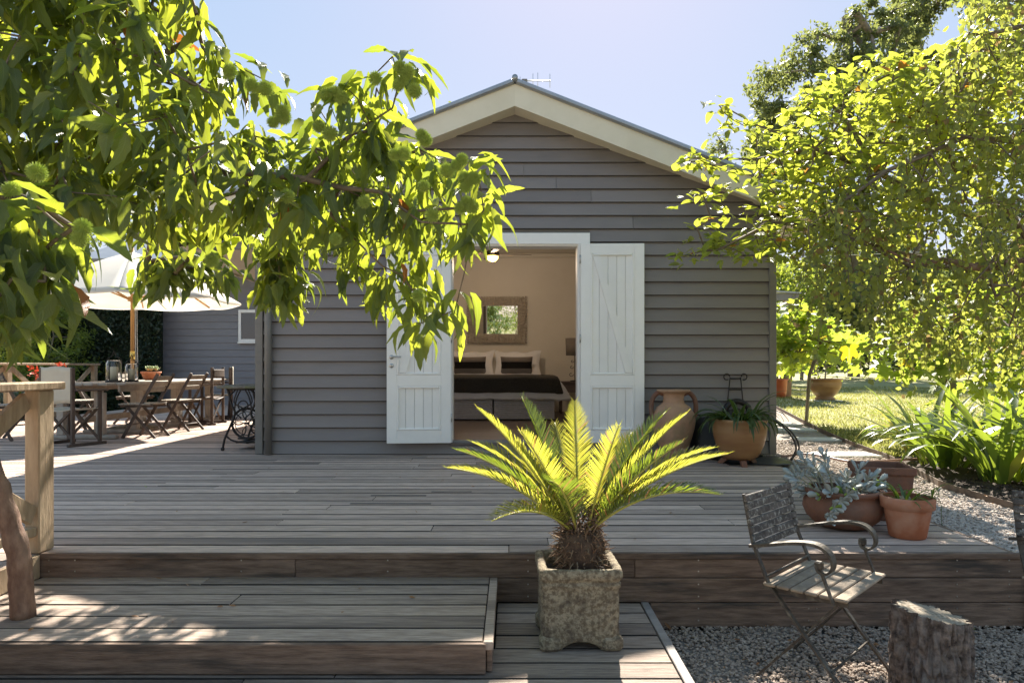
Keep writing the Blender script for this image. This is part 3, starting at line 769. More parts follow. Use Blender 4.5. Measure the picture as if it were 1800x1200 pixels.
BX0, BX1 = -1.2, .64; BYF = 10.42
for k, (a, b) in enumerate(((BX0, -.29), (-.275, BX1))):
    g = MB()
    for j in range(11):
        z = .145+j*.030; g.bbox(a, b, BYF, 12.45, z, z+.0285, .009)
    g.build('bed_base', m_mat, bed, world=True)
g = soft(BX0-.02, BX1+.02, BYF-.02, 12.45, .46, .74, puff=.004); g.build('mattress', m_sheet, bed, world=True)
def drape(x0, x1, y0, y1, ztop, zfront, zside, thick, wav, name, mat, cat, label, corner=0.):
    """cloth over the foot of the bed: flat top, falling over the front and the right side"""
    g = MB(); prof = []
    def fn(u, v):
        # u across, v from back edge over the top and down the front
        L1 = y1-y0; L2 = ztop-zfront; t = v*(L1+L2)
        w = x1-x0; Ls = ztop-zside; s = u*(w+Ls)
        if t < L1: y, dz = y1-t, 0.
        else: y, dz = y0-.014-.012*math.sin(s*11+1)*min(1, (t-L1)*6), -(t-L1)
        if s < w: x, dx = x0+s, 0.
        else: x, dx = x1+.012+.02*math.sin(t*12)*min(1, (s-w)*6), -(s-w)
        z = ztop+dz+dx
        if dz < 0 and dx < 0:
            x += -.35*dz*corner*2; z = ztop+min(dz, dx)*1.0; y += -dx*.2
        edge = .5*(math.sin(s*9)+math.sin(s*21+2))*wav
        if v > .98: z += edge
        r = .03
        return (x, y, z+.006*math.sin(s*6)*math.sin(t*5)-(.012 if abs(t-L1) < .03 else 0)-(.012 if abs(s-w) < .03 else 0))
    g.grid(fn, 60, 60)
    o = g.build(name, mat); sm = o.modifiers.new('Solidify', 'SOLIDIFY'); sm.thickness = thick
    off = Vector(((x0+x1)/2, (y0+y1)/2, ztop)); o.location = off
    for v in o.data.vertices: v.co -= off
    return tag(o, label, cat)
drape(BX0-.03, BX1+.03, BYF-.05, 12.0, .755, .445, .42, .012, .006, 'bed_sheet', m_sheet, 'sheet', 'white sheet folded over the foot of the bed below the dark blanket', 1.)
drape(BX0-.04, BX1+.045, BYF-.075, 11.75, .785, .548, .50, .014, .004, 'blanket', m_blanket, 'blanket', 'dark charcoal blanket spread over the white bed', .3)
def pillow(x0, x1, lab, seed):
    g = MB(); cx = (x0+x1)/2
    def fn(sgn):
        def f(u, v):
            a, b = 2*u-1, 2*v-1; e = max(abs(a), abs(b)); t = .085*max(0, 1-(abs(a)**3))**.6*max(0, 1-(abs(b)**3))**.6
            flr = 1+.06*abs(a)**3*abs(b)**3
            wob = .012*math.sin(a*7+seed)*abs(b)**2
            return ((a*flr)*(x1-x0)/2*(1-.05*(1-abs(b))), -sgn*t, b*.235*flr*(1-.08*(1-abs(a)**2))+wob)
        return f
    for s in (1, -1): g.grid(fn(s), 20, 14)
    o = g.build('pillow', m_sheet); o.location = (cx, 12.28, .99); o.rotation_euler.x = R(-20)
    return tag(o, lab, 'pillow', 'white pillows on the bed')
pillow(-1.12, -.33, 'white pillow propped on the left of the bed head', 1); pillow(-.30, .50, 'white pillow propped on the right of the bed head', 2.5)
def cushion(x0, x1, lab, seed):
    e = thing('cushion', lab, 'cushion', ((x0+x1)/2, 12.13, .80), 0, 'banded cushions on the bed')
    W = (x1-x0)/2
    for nm, b0, b1, mt in (('lower_band', -1, -.35, M('grey_satin', (.17,.16,.155), rough=.6)), ('black_band', -.35, .42, M('black_velvet', (.008,.007,.007), rough=.9)), ('upper_band', .42, 1, M('taupe_satin', (.20,.17,.15), rough=.6))):
        g = MB()
        for s in (1, -1):
            def f(u, v, s=s, b0=b0, b1=b1):
                a = 2*u-1; b = b0+(b1-b0)*v; t = .075*max(0, 1-abs(a)**4)**.6*max(0, 1-abs(b)**4)**.6+(.003 if nm == 'black_band' else 0)
                return (a*W*(1-.06*(1-abs(b))), -s*t-b*.07, .155+b*.155*(1-.07*(1-a*a)))
            g.grid(f, 16, 8)
        g.build(nm, mt, e)
cushion(-1.02, -.45, 'grey cushion with black band against the left pillow', 1); cushion(-.20, .36, 'grey cushion with black band against the right pillow', 2)
# mirror in a carved frame, hung leaning a little forward
mir = thing('mirror', 'rectangular mirror in a carved openwork frame above the bed', 'mirror', (-.27, RY1-.045, 1.36)); mir.rotation_euler.x = R(2.2)
m_carv = M('carved_driftwood', (.36,.31,.25), (.52,.46,.38), 30, .85, .7, 60)
GW, GH, FW, FH = .735/2, .50/2, 1.04/2, .83/2; CZ = FH
g = MB(); g.box(-GW-.01, GW+.01, -.008, 0, CZ-GH-.01, CZ+GH+.01)
mm, N_, L_ = newmat('mirror_silver'); N_['Principled BSDF'].inputs['Metallic'].default_value = 1; N_['Principled BSDF'].inputs['Roughness'].default_value = .015; N_['Principled BSDF'].inputs['Base Color'].default_value = (.9,.9,.88,1)
g.build('mirror_glass', mm, mir)
for (a, b, c, d) in ((-FW+.01, FW-.01, CZ+GH, CZ+FH-.012), (-FW+.01, FW-.01, CZ-FH+.012, CZ-GH), (-FW+.01, -GW, CZ-GH+.001, CZ+GH-.001), (GW, FW-.01, CZ-GH+.001, CZ+GH-.001)):
    g = MB(); g.bbox(a, b, -.018, .0, c, d, .004); g.build('frame', m_carv, mir)
g = MB(); mid = ((GW+FW)/2, (GH+FH)/2)
def scroll(cx, cz, s, ph, fl):
    s = s*1.15
    pts = []
    for k in range(15):
        t = k/14; a = ph+fl*t*4.4; rr = s*(1-.78*t); pts.append((cx+rr*math.cos(a), -.024-.006*math.sin(t*3), cz+rr*math.sin(a)))
    g.tube(pts, [.0075*(1-.5*k/14)+.002 for k in range(15)], 5)
nh, nvv = 14, 9
for k in range(nh):
    x = -FW+.07+(2*FW-.14)*k/(nh-1)
    for zc, q in ((CZ+mid[1], 1), (CZ-mid[1], -1)): scroll(x, zc+.028*(1 if k % 2 else -1), .036, k, 1 if k % 2 else -1); scroll(x, zc-.030*(1 if k % 2 else -1), .026, k+2, -1)
for k in range(nvv):
    z = CZ-GH+.02+(2*GH-.04)*k/(nvv-1)
    for xc in (-mid[0], mid[0]): scroll(xc+.026*(1 if k % 2 else -1), z, .034, k, 1); scroll(xc-.028*(1 if k % 2 else -1), z, .025, k+3, -1)
g.build('carving', m_carv, mir)
g = MB()
for k in range(30):
    a = 2*math.pi*k/30
for k in range(22):
    x = -FW+(2*FW)*k/21
    for z in (CZ+FH-.004, CZ-FH+.004): g.lathe([(.0005, -.012), (.016, -.006), (.016, .006), (.0005, .012)], 8, (x, -.012, z))
for k in range(17):
    z = CZ-FH+2*FH*k/16
    for x in (-FW, FW): g.lathe([(.0005, -.012), (.016, -.006), (.016, .006), (.0005, .012)], 8, (x, -.012, z))
g.build('scalloped_rim', m_carv, mir)
# ceiling fan with its lamp lit
fan = thing('ceiling_fan', 'dark bladed ceiling fan with lit yellow glass bowl', 'ceiling fan', (-.30, 10.6, 2.655))
g = MB(); g.tube([(0, 0, .28), (0, 0, .05)], .015, 10); g.lathe([(.02, .05), (.10, .04), (.11, -.01), (.085, -.035)], 28); g.build('motor', M('dark_bronze', (.05,.04,.035), rough=.4, metal=.6), fan)
g = MB(); g.lathe([(.02, -.115), (.055, -.105), (.085, -.075), (.092, -.04), (.085, -.036)], 28); g.build('lamp_bowl', emit('lit_amber_glass', (1., .62, .16), 2.2), fan)
for k in range(4):
    a = R(10+90*k); g = MB(); g.base = Matrix.Rotation(a, 4, 'Z') @ Matrix.Translation((0, 0, 0)) @ Matrix.Rotation(R(9), 4, 'X')
    g.bbox(.10, .20, -.015, .015, -.004, .004, .002); g.bbox(.18, .60, -.055, .055, -.0035, .0035, .003); g.build('fan_blade', M('walnut_blade', (.07,.045,.035), rough=.5), fan)
pl = bpy.data.lights.new('fan_lamp', 'POINT'); pl.energy = 7; pl.color = (1., .78, .58); pl.shadow_soft_size = .09
plo = bpy.data.objects.new('fan_lamp', pl); COL.objects.link(plo); plo.location = (0, 0, -.18); plo.parent = fan
# bedside
bt = thing('bedside_table', 'small dark bedside table beside the bed', 'table', (1.05, 12.15, .13))
g = MB(); g.bbox(-.25, .25, -.20, .20, .52, .55, .004); g.build('table_top', m_floorin, bt)
g = MB(); g.bbox(-.22, .22, -.18, .18, .36, .519, .004); g.build('drawer', m_floorin, bt)
for sx in (-1, 1):
    for sy in (-1, 1): g = MB(); g.bbox(sx*.20-.018, sx*.20+.018, sy*.16-.018, sy*.16+.018, .0, .36, .003); g.build('leg', m_floorin, bt)
tl = thing('table_lamp', 'scrolled iron table lamp with grey drum shade on the bedside table', 'lamp', (1.10, 12.15, .68))
g = MB(); g.lathe([(.14, .45), (.155, .45), (.165, .75), (.15, .75)], 32)
g.build('lamp_shade', M('taupe_shade', (.22,.19,.165), rough=.9), tl)
g = MB(); g.lathe([(.08, 0), (.085, .012), (.02, .02)], 24); g.tube([(0, 0, .01), (0, 0, .46)], .008, 8)
for s in (-1, 1):
    for zc, rr in ((.12, .055), (.25, .045), (.35, .035)):
        g.tube([(s*(.01+rr+rr*math.cos(a)*(1-a/12)), 0, zc+rr*math.sin(a)*(1-a/12)) for a in np.linspace(3.1, 8.6, 16)], .005, 6)
g.build('stand', m_blk, tl)

# ================================================================== OUTBUILDING behind the table
ob = thing('weatherboard_wing', 'blue grey weatherboard wing of the house behind the dining table with a small white window', 'building', (-5.4, 16.9, 0))
z = .0; k = 0
while z < 3.55:
    for (a, b) in (((-9.2, -2.2),) if not (.95 < z < 1.55 and False) else ()):
        g = MB(); yb, yt = 16.87, 16.89
        g.add([(a,yb,z),(b,yb,z),(b,16.9,z),(a,16.9,z),(a,yt,z+.178),(b,yt,z+.178),(b,16.9,z+.178),(a,16.9,z+.178)], [(0,3,2,1),(4,5,6,7),(0,1,5,4),(1,2,6,5),(2,3,7,6),(3,0,4,7)])
        g.build('weatherboard', m_board2, ob, world=True)
    z += .169; k += 1
g = MB(); g.box(-9.2, -2.2, 16.901, 20.8, 0, 3.6); g.build('wall_frame', m_board2, ob, world=True)
g = MB(); g.prism([(15.9, 3.42), (20, 5.0), (22.5, 3.4), (22.5, 3.32), (20, 4.9), (15.9, 3.34)], -10, -1.5, plane='yz'); g.build('roof', m_roof, ob, world=True)
g = MB(); g.box(-10, -1.5, 15.95, 16.86, 3.28, 3.32); g.build('soffit', m_cream, ob, world=True)
g = MB(); g.box(-10, -1.5, 15.88, 15.93, 3.22, 3.40); g.build('gutter', m_trim, ob, world=True)
wx0, wz0 = (420-900)/1220*16.85, EYE-(601-645)*16.85/1220
wf = bpy.data.objects.new('window', None); COL.objects.link(wf); wf.parent = ob; wf.location = Vector((wx0, 16.85, wz0))-ob.location
for nm, a, b, c, d, y0 in (('frame',0,.62,0,.07,0), ('frame',0,.62,.71,.78,0), ('frame',0,.065,.0705,.7095,0), ('frame',.555,.62,.0705,.7095,0)):
    g = MB(); g.bbox(a, b, y0-.045, y0+.005, c, d, .004); g.build('frame', m_white, wf)
g = MB(); g.bbox(-.02, .64, -.06, .0, -.035, -.001, .004); g.build('sill', m_white, wf)
mw, N_, L_ = newmat('window_reflecting_glass'); N_['Principled BSDF'].inputs['Base Color'].default_value = (.03,.035,.04,1); N_['Principled BSDF'].inputs['Roughness'].default_value = .04; N_['Principled BSDF'].inputs['Specular IOR Level'].default_value = .9
g = MB(); g.box(.0655, .5545, -.014, -.004, .0705, .7095); g.build('pane', mw, wf)

# ================================================================== BALUSTRADES
def balustrade(label, x, ys, zt, zb=0., w=.115, top=(.15, .04), mat=m_rail):
    o = thing('balustrade', label, 'railing', (x, (ys[0]+ys[-1])/2, zb))
    for y in ys:
        g = MB(); g.bbox(x-.035, x+.04, y-w/2, y+w/2, zb+.002, zt-top[1]-.001, .006); g.build('post', mat, o, world=True)
    g = MB(); g.bbox(x-.09, x+.06, ys[0]-.12, ys[-1]+.12, zt-top[1], zt, .006); g.build('top_rail', mat, o, world=True)
    for a, b in zip(ys, ys[1:]):
        m = (a+b)/2; z0 = zb+.16; z1 = zt-top[1]-.03
        a, b = a+w/2+.002, b-w/2-.002
        g = MB(); g.bbox(x-.035, x+.03, a, b, zb+.09, zb+.135, .004); g.build('bottom_rail', mat, o, world=True)
        for (p, q, dx) in ((a+.01, b-.01, .014), (b-.01, a+.01, -.018)):
            g = MB(); g.beam((x+dx, p, z1-.02), (x+dx, q, z0+.03), .028, .09, bev=.004); g.build('brace', mat, o, world=True)
    return o
balustrade('weathered pine balustrade with diagonal braces along the far left edge of the deck', -8.43, [8.0, 9.2, 10.4, 11.6, 12.8, 14.0], 1.0, 0.)
balustrade('near pine balustrade post and sloping brace at the top of the steps', -2.385, [1.35, 2.42, 3.50], .852, 0.)

# ================================================================== DINING TABLE
TX0, TX1, TY0, TY1, TZ_ = -6.05, -5.05, 8.75, 12.7, .72
tb = thing('dining_table', 'long silvered timber dining table under the cream parasol', 'table', ((TX0+TX1)/2, (TY0+TY1)/2, 0))
nsl = 8; w = (TX1-TX0)/nsl
for k in range(nsl):
    e = abs(k-(nsl-1)/2)/((nsl-1)/2); cut = .32*e**3
    g = MB(); g.bbox(TX0+w*k+.003, TX0+w*(k+1)-.003, TY0+cut, TY1-cut, TZ_-.03, TZ_, .004); g.build('tabletop_slat', m_tablew, tb, world=True)
for a in (TX0+.09, TX1-.12):
    g = MB(); g.bbox(a, a+.03, TY0+.35, TY1-.35, TZ_-.12, TZ_-.031, .004); g.build('apron', m_tablew, tb, world=True)
for yy in (8.95, 9.75, 10.9, 12.1):
    for a in (TX0+.20, TX1-.29):
        g = MB(); g.bbox(a, a+.09, yy-.045, yy+.045, .055, TZ_-.1205, .006); g.build('leg', m_tablew, tb, world=True)
    g = MB(); g.bbox(TX0+.04, TX1-.04, yy-.05, yy+.05, .0, .054, .015); g.build('foot', m_tablew, tb, world=True)
g = MB(); g.bbox((TX0+TX1)/2-.02, (TX0+TX1)/2+.02, 9.0, 12.1, .20, .28, .006); g.build('stretcher', m_tablew, tb, world=True)

# ---- folding slat chair (faces +x)
def folding_chair(label):
    o = thing('folding_chair', label, 'chair', (0,0,0), 0, 'folding chairs around the dining table')
    for s in (-1, 1):
        y = s*.20
        g = MB(); g.beam((-.27, y, .84), (.20, y, .0), .02, .04, bev=.003); g.build('leg', m_chairw, o)
        g = MB(); g.beam((.17, y*.88, .43), (-.22, y*.88, .0), .02, .035, bev=.003); g.build('leg', m_chairw, o)
    for k in range(3):
        z = .60+k*.075; x = -.15-(z-.60)*.56
        g = MB(); g.beam((x, -.19, z+.03), (x, .19, z+.03), .014, .066, up=(-.45, 0, 1), bev=.003); g.build('back_slat', m_slatw, o)
    for k in range(6):
        x = -.17+k*.072; g = MB(); g.bbox(x, x+.063, -.21, .21, .435, .453, .004); g.build('seat_slat', m_slatw, o)
    for s in (-1, 1):
        g = MB(); g.bbox(-.18, .25, s*.165-.012, s*.165+.012, .40, .434, .003); g.build('seat_rail', m_chairw, o)
    for (x, z) in ((-.13, .10), (.10, .18)):
        g = MB(); g.tube([(x, -.18, z), (x, .18, z)], .009, 6); g.build('stretcher', m_chairw, o)
    return o
c0 = folding_chair('brown folding chair nearest on the right side of the dining table')
place(c0, (-4.86, 9.22, 0), R(178))
for loc, rz, lab in (((-4.84, 10.2, 0), R(172), 'second folding chair from the front on the right side of the table'),
                     ((-6.28, 10.1, 0), R(4), 'slat backed folding chair on the far side of the table behind the lanterns'),
                     ((-6.45, 8.9, 0), R(-3), 'slat backed folding chair on the far side of the table beside the canvas chair'),
                     ((-6.28, 11.5, 0), R(0), 'farthest slat backed folding chair on the far side of the table')):
    place(copy_tree(c0), loc, rz, lab)
# ---- director chair (faces +x)
def director_chair(label, canvas=True):
    o = thing('director_chair', label, 'chair', (0,0,0), 0, 'folding armchairs around the dining table')
    W = .27
    for s in (-1, 1):
        y = s*W
        g = MB(); g.bbox(-.24, .24, y-.02, y+.02, 0, .035, .004); g.build('foot', m_chairw, o)
        g = MB(); g.bbox(.14, .18, y-.018, y+.018, .036, .64, .004); g.build('leg', m_chairw, o)
        g = MB(); g.bbox(-.20, -.16, y-.018, y+.018, .036, .92, .004); g.build('leg', m_chairw, o)
        g = MB(); g.bbox(-.155, .26, y-.03, y+.03, .641, .662, .005); g.build('arm', m_chairw, o)
    for x in (-.16, .16):
        for s in (-1, 1):
            g = MB(); g.beam((x+.012*s, -s*W*.95, .05), (x+.012*s, s*W*.95, .44), .02, .034, bev=.003); g.build('cross_leg', m_chairw, o)
    def seat(u, v): return (-.2+.4*u, -W+2*W*v, .44-.03*math.sin(math.pi*v)+.0*u)
    g = MB(); g.grid(seat, 8, 10); q = g.build('seat', m_canvas if canvas else m_chairw, o)
    def back(u, v): return (-.185-.035*math.sin(math.pi*u), -W-.01+(2*W+.02)*u, .50+.43*v+.008*math.sin(u*9+v*4)) if canvas else (-.185-.02*math.sin(math.pi*u), -W+2*W*u, .76+.13*v)
    g = MB(); g.grid(back, 14, 8); q2 = g.build('backrest', m_canvas if canvas else m_chairw, o)
    for p in (q, q2): md = p.modifiers.new('s', 'SOLIDIFY'); md.thickness = .006 if canvas else .018
    return o
d0 = director_chair('cream canvas director chair at the near end of the dining table'); place(d0, (-5.28, 8.32, 0), R(68))
place(copy_tree(d0), (-5.28, 12.55, 0), R(205), 'cream canvas chair at the far right corner of the dining table')
d1 = director_chair('dark wooden armchair on the right of the table in front of the far canvas chair', False); place(d1, (-5.0, 11.35, 0), R(185))

# ---- lanterns and pot on the table
def lantern(x, y, s, label):
    o = thing('lantern', label, 'lantern', (x, y, TZ_+.001), 0, 'glass lanterns on the dining table')
    g = MB(); g.lathe([(.001, 0), (.095*s, 0), (.095*s, .018), (.085*s, .022), (.001, .022)], 24); g.build('base', m_blk, o)
    g = MB(); H = .27*s
    g.lathe([(.078*s, .0225), (.088*s, .05), (.088*s, H-.05), (.07*s, H-.01), (.066*s, H), (.063*s, H), (.067*s, H-.012), (.085*s, H-.052), (.085*s, .05), (.075*s, .024)], 24); g.build('glass', m_glass, o)
    g = MB()
    g.tube(crv([(-.093*s, 0, .02), (-.098*s, 0, .15*s), (-.09*s, 0, H), (-.03*s, 0, H+.05), (0, 0, H+.12), (.03*s, 0, H+.05), (.09*s, 0, H), (.098*s, 0, .15*s), (.093*s, 0, .02)], 5), .005, 6); g.tube([(.0, -.094*s, .02), (0, -.094*s, H+.01)], .005, 6)
    g.build('handle', m_blk, o)
    c = MB(); c.lathe([(.001, 0), (.045*s, 0), (.045*s, .16*s), (.038*s, .165*s), (.001, .158*s)], 20); c.tube([(0, 0, .158*s), (.002, 0, .17*s)], .0015, 5)
    q = c.build('candle', m_wax); q.location = (x, y, TZ_+.0245); return q
tag(lantern(-5.46, 9.52, 1.12, 'taller glass lantern with black base on the dining table'), 'thick cream candle in the taller lantern', 'candle')
tag(lantern(-5.36, 9.78, .95, 'shorter glass lantern beside the taller one on the dining table'), 'thick cream candle in the shorter lantern', 'candle')
def pot(name, label, cat, loc, prof, mat, n=36, wob=0., wall=.012, group=None):
    """thrown pot with a real wall; prof bottom to rim"""
    o = thing(name, label, cat, loc, 0, group)
    inner = [(max(r-wall, .002), z) for r, z in reversed(prof) if z > prof[0][1]+.03]
    g = MB(); g.lathe([(.001, prof[0][1])]+list(prof)+inner+[(.001, inner[-1][1])], n, wob=wob); g.build('body', mat, o); return o
tp = pot('terracotta_pot', 'small terracotta bowl pot on the dining table', 'pot', (-5.72, 11.0, TZ_+.001), [(.085, 0), (.12, .05), (.137, .105), (.150, .105), (.150, .135)], m_terra)

# ================================================================== PARASOL
ux, uy = -5.55, 10.15
um = thing('parasol', 'cream market parasol with honey coloured pole over the dining table', 'parasol', (ux, uy, 0))
g = MB(); g.tube([(0, 0, .03), (0, 0, 1.05)], .028, 14); g.build('pole', m_umbw, um)
g = MB(); g.tube([(0, 0, 1.04), (0, 0, 1.16)], .033, 14); g.build('pole_joint', M('brass_sleeve', (.70,.52,.16), rough=.35, metal=.8), um)
g = MB(); g.tube([(0, 0, 1.161), (0, 0, 2.62)], .026, 14); g.build('pole', m_umbw, um)
g = MB(); g.lathe([(.05, 0), (.32, .0), (.34, .05), (.10, .09), (.05, .12)], 28); g.build('base', m_stone, um)
g = MB(); g.lathe([(.03, 1.88), (.065, 1.89), (.065, 1.95), (.03, 1.96)], 16); g.build('runner', m_umbw, um)
g = MB(); g.lathe([(.03, 2.50), (.06, 2.51), (.06, 2.57), (.02, 2.60), (.018, 2.68), (.001, 2.70)], 16); g.build('crown', m_umbw, um)
RC, ZT, ZE = 1.48, 2.60, 1.90
def rim(k, n=8, off=R(22.5)): a = off+2*math.pi*k/n; return math.cos(a), math.sin(a)
for k in range(8):
    c1, s1 = rim(k); c2, s2 = rim(k+1)
    def fn(u, v, c1=c1, s1=s1, c2=c2, s2=s2):
        r = RC*(.02+.98*v); x = (c1*(1-u)+c2*u)*r; y = (s1*(1-u)+s2*u)*r
        sag = .05*math.sin(math.pi*u)*v
        return (x, y, ZT-(ZT-ZE)*v**1.05-sag*.6+.035*math.sin(math.pi*v))
    g = MB(); g.grid(fn, 8, 12); q = g.build('canopy_panel', m_umb, um); md = q.modifiers.new('s', 'SOLIDIFY'); md.thickness = .003
    g = MB(); g.beam((c1*.05, s1*.05, ZT-.06), (c1*RC*.97, s1*RC*.97, ZE+.005), .018, .024, bev=.003); g.build('rib', m_umbw, um)
    g = MB(); g.beam((c1*.06, s1*.06, 1.92), (c1*.78, s1*.78, 2.235), .016, .022, bev=.003); g.build('strut', m_umbw, um)
    g = MB()
    def val(u, v, c1=c1, s1=s1, c2=c2, s2=s2):
        x = (c1*(1-u)+c2*u)*(RC+.003); y = (s1*(1-u)+s2*u)*(RC+.003); return (x, y, ZE-.05*.6*math.sin(math.pi*u)-.0-.02*v)
    g.grid(val, 8, 1); g.build('hem', m_umb, um)
for dx in (.05, .075):
    g = MB(); g.tube(crv([(dx, -.02, 1.9), (dx+.01, -.03, 1.3), (dx+.02, -.02, .8), (dx, 0, .74)]), .004, 5); g.build('cord', m_sheet, um)

# ================================================================== TREADLE TABLE
tt = thing('treadle_table', 'black cast iron sewing treadle stand with rough plank top beside the house corner', 'table', (-2.98, 8.05, 0))
g = MB(); g.bbox(-.27, .235, -.42, .42, .690, .725, .008); g.build('table_top', M('mossy_plank', (.10,.09,.07), (.24,.225,.19), 9, .85, .5, 24, c3=(.12,.14,.05), s3=8), tt)
for y in (-.36, .36):
    g = MB(); r = .013
    for s in (-1, 1):
        g.tube(crv([(s*.17, y, .685), (s*.13, y, .52), (s*.09, y, .42), (s*.13, y, .30), (s*.20, y, .14), (s*.225, y, .02)], 6), r, 8)
        g.tube(crv([(s*.19, y, .17), (s*.13, y, .12), (s*.04, y, .10), (0, y, .10)], 5), r*.8, 7)
        g.lathe([(.001, 0), (.018, .004), (.022, .02), (.014, .04), (.001, .045)], 10, (s*.226, y, -.0))
        g.tube(crv([(s*.02, y, .685), (s*.07, y, .58), (s*.09, y, .44), (s*.02, y, .36)], 5), r*.65, 6)
        g.tube(crv([(s*.16, y, .60), (s*.06, y, .685), (s*.10, y, .54), (0, y, .47)], 5), r*.55, 6)
    g.tube([(-.18, y, .683), (.18, y, .683)], r, 8)
    g.tube([(.0+.055*math.cos(a), y, .50+.055*math.sin(a)) for a in np.linspace(0, 2*math.pi, 17)[:-1]], r*.6, 6, closed=True)
    g.build('side_frame', m_blk, tt)
g = MB(); wy = -.30; cx, cz, rr = .02, .30, .165
g.tube([(cx+rr*math.cos(a), wy, cz+rr*math.sin(a)) for a in np.linspace(0, 2*math.pi, 33)[:-1]], .014, 8, closed=True)
g.tube([(cx+rr*.8*math.cos(a), wy, cz+rr*.8*math.sin(a)) for a in np.linspace(0, 2*math.pi, 33)[:-1]], .005, 6, closed=True)
for k in range(5):
    a = 2*math.pi*k/5+.3; q = [(cx+t*rr*math.cos(a+.5*math.sin(t*3)), wy, cz+t*rr*math.sin(a+.5*math.sin(t*3))) for t in np.linspace(.12, 1, 8)]; g.tube(q, .007, 6)
    q = [(cx+t*rr*math.cos(a+.6-.5*math.sin(t*3)), wy, cz+t*rr*math.sin(a+.6-.5*math.sin(t*3))) for t in np.linspace(.12, 1, 8)]; g.tube(q, .005, 6)
g.lathe([(.03, -.012), (.03, .012)], 12, (cx, wy, cz)); g.build('flywheel', m_blk, tt)
g = MB(); g.bbox(-.14, .14, -.22, .20, .07, .085, .004); g.tube([(-.2, 0, .10), (.2, 0, .10)], .010, 6); g.tube([(0, -.355, .10), (0, .355, .10)], .012, 6); g.build('pedal', m_blk, tt)

# ================================================================== RIGHT SIDE POTS
# amphora
ax, ay = (1184-900)*7.02/1220, 7.02
am = thing('amphora', 'tall two handled terracotta amphora standing by the right door', 'urn', (ax, ay, 0))
prof = [(.095, 0), (.105, .012), (.10, .03), (.135, .10), (.175, .20), (.205, .31), (.215, .39), (.205, .46), (.165, .525), (.115, .56), (.102, .575), (.108, .585), (.100, .60), (.108, .65), (.118, .665), (.150, .675), (.168, .688), (.160, .700), (.130, .700), (.105, .685), (.092, .66), (.088, .60), (.10, .56), (.14, .50), (.001, .45)]
g = MB(); g.lathe([(.001, 0)]+prof, 44, wob=.008); g.build('body', m_amph, am)
for s in (-1, 1):
    g = MB(); pts = crv([(s*.100, 0, .655), (s*.155, 0, .668), (s*.205, 0, .62), (s*.225, 0, .55), (s*.222, 0, .47), (s*.198, 0, .40)], 6)
    g.tube(pts, [.024]*len(pts), 10); g.build('handle', m_terra_dk, am)
# big glazed pot on feet
bp = pot('glazed_pot', 'large ochre glazed pot on little feet at the house corner', 'pot', (2.17, 6.62, .0), [(.135, .055), (.175, .09), (.215, .17), (.242, .27), (.250, .35), (.245, .40), (.255, .415), (.250, .435)], m_glaze, wob=.004, wall=.02)
g = MB(); g.lathe([(.001, .38), (.225, .385)], 30); g.build('soil', m_soil, bp)
for k in range(3):
    a = R(-95+120*k); g = MB(); g.base = Matrix.Rotation(a, 4, 'Z'); g.prism([(.09, .054), (.17, .054), (.21, .0), (.16, .0)], -.025, .025); g.build('pot_foot', m_terra_dk, bp)
# bowl with succulent
bx, by = 1.935, 4.05
bo = pot('terracotta_bowl', 'wide dark banded terracotta bowl holding the silvery succulent', 'pot', (bx, by, .001), [(.115, 0), (.15, .012), (.20, .06), (.224, .11), (.218, .155), (.198, .178), (.200, .188), (.212, .196), (.214, .212), (.205, .220)], m_terra_dk, wob=.012, wall=.018)
g = MB(); g.lathe([(.001, .185), (.19, .18)], 26); g.build('soil', m_soil, bo)
# small plain pot
sx_, sy_ = 2.165, 3.80
sp = pot('terracotta_pot', 'plain orange terracotta pot with thick rim near the deck edge', 'pot', (sx_, sy_, .001), [(.088, 0), (.092, .004), (.117, .150), (.118, .158), (.133, .160), (.137, .215), (.133, .220)], m_terra, wall=.014)
g = MB(); g.lathe([(.001, .17), (.115, .168)], 26); g.build('soil', m_soil, sp)
# square planter
sq = thing('square_planter', 'empty square terracotta planter behind the small orange pot', 'planter', (2.285, 4.30, .001), R(-12))
g = MB(); a, b, h, t = .125, .155, .325, .016
def sqr(r, z): return [(-r,-r,z),(r,-r,z),(r,r,z),(-r,r,z)]
vs = sqr(a, 0)+sqr(b-.012, h-.05)+sqr(b, h-.045)+sqr(b, h)+sqr(b-t, h)+sqr(b-t-.005, h-.05)+sqr(a-t+.004, .02)
fs = [(0,3,2,1)]+[(r*4+k, r*4+(k+1)%4, r*4+4+(k+1)%4, r*4+4+k) for r in range(6) for k in range(4)]+[(24,25,26,27)]
g.add(vs, fs); q = g.build('body', m_terra_dk, sq); bv = q.modifiers.new('b', 'BEVEL'); bv.width = .006; bv.segments = 2
# hanger with hose on the wall, tap, black cover, hoses
hx = (1294-900)*7.30/1220
hh = thing('hose_hanger', 'black wrought iron wall hanger with curled ends above the leafy pot', 'hanger', (hx, 7.33, .42))
g = MB(); w = .055
for s in (-1, 1):
    g.tube([(s*.095, 0, 0), (s*w, -.005, .40)], .006, 6)
    g.tube([(s*(w+.035)+s*.032*math.cos(a)*(1-.18*a/5), -.006, .405+.032*math.sin(a)) for a in np.linspace(math.pi, -2.0, 14)], .0065, 6)
for z, ww in ((.27, .07), (.385, .058)): g.tube([(-ww, 0, z), (ww, 0, z)], .008, 6)
g.build('frame', m_blk, hh)
g = MB(); g.tube([(.13*math.cos(a), -.06, .02+.13*math.sin(a)) for a in np.linspace(0, math.pi, 14)], .03, 8); g.build('saddle', m_blk, hh)
ho = MB()
for k in range(5):
    ho.tube([(hx+(.17+.008*k)*math.cos(a), 7.16+.035*k, .26+(.20+.006*k)*math.sin(a)) for a in np.linspace(0, 2*math.pi, 27)[:-1]], .010, 7, closed=True)
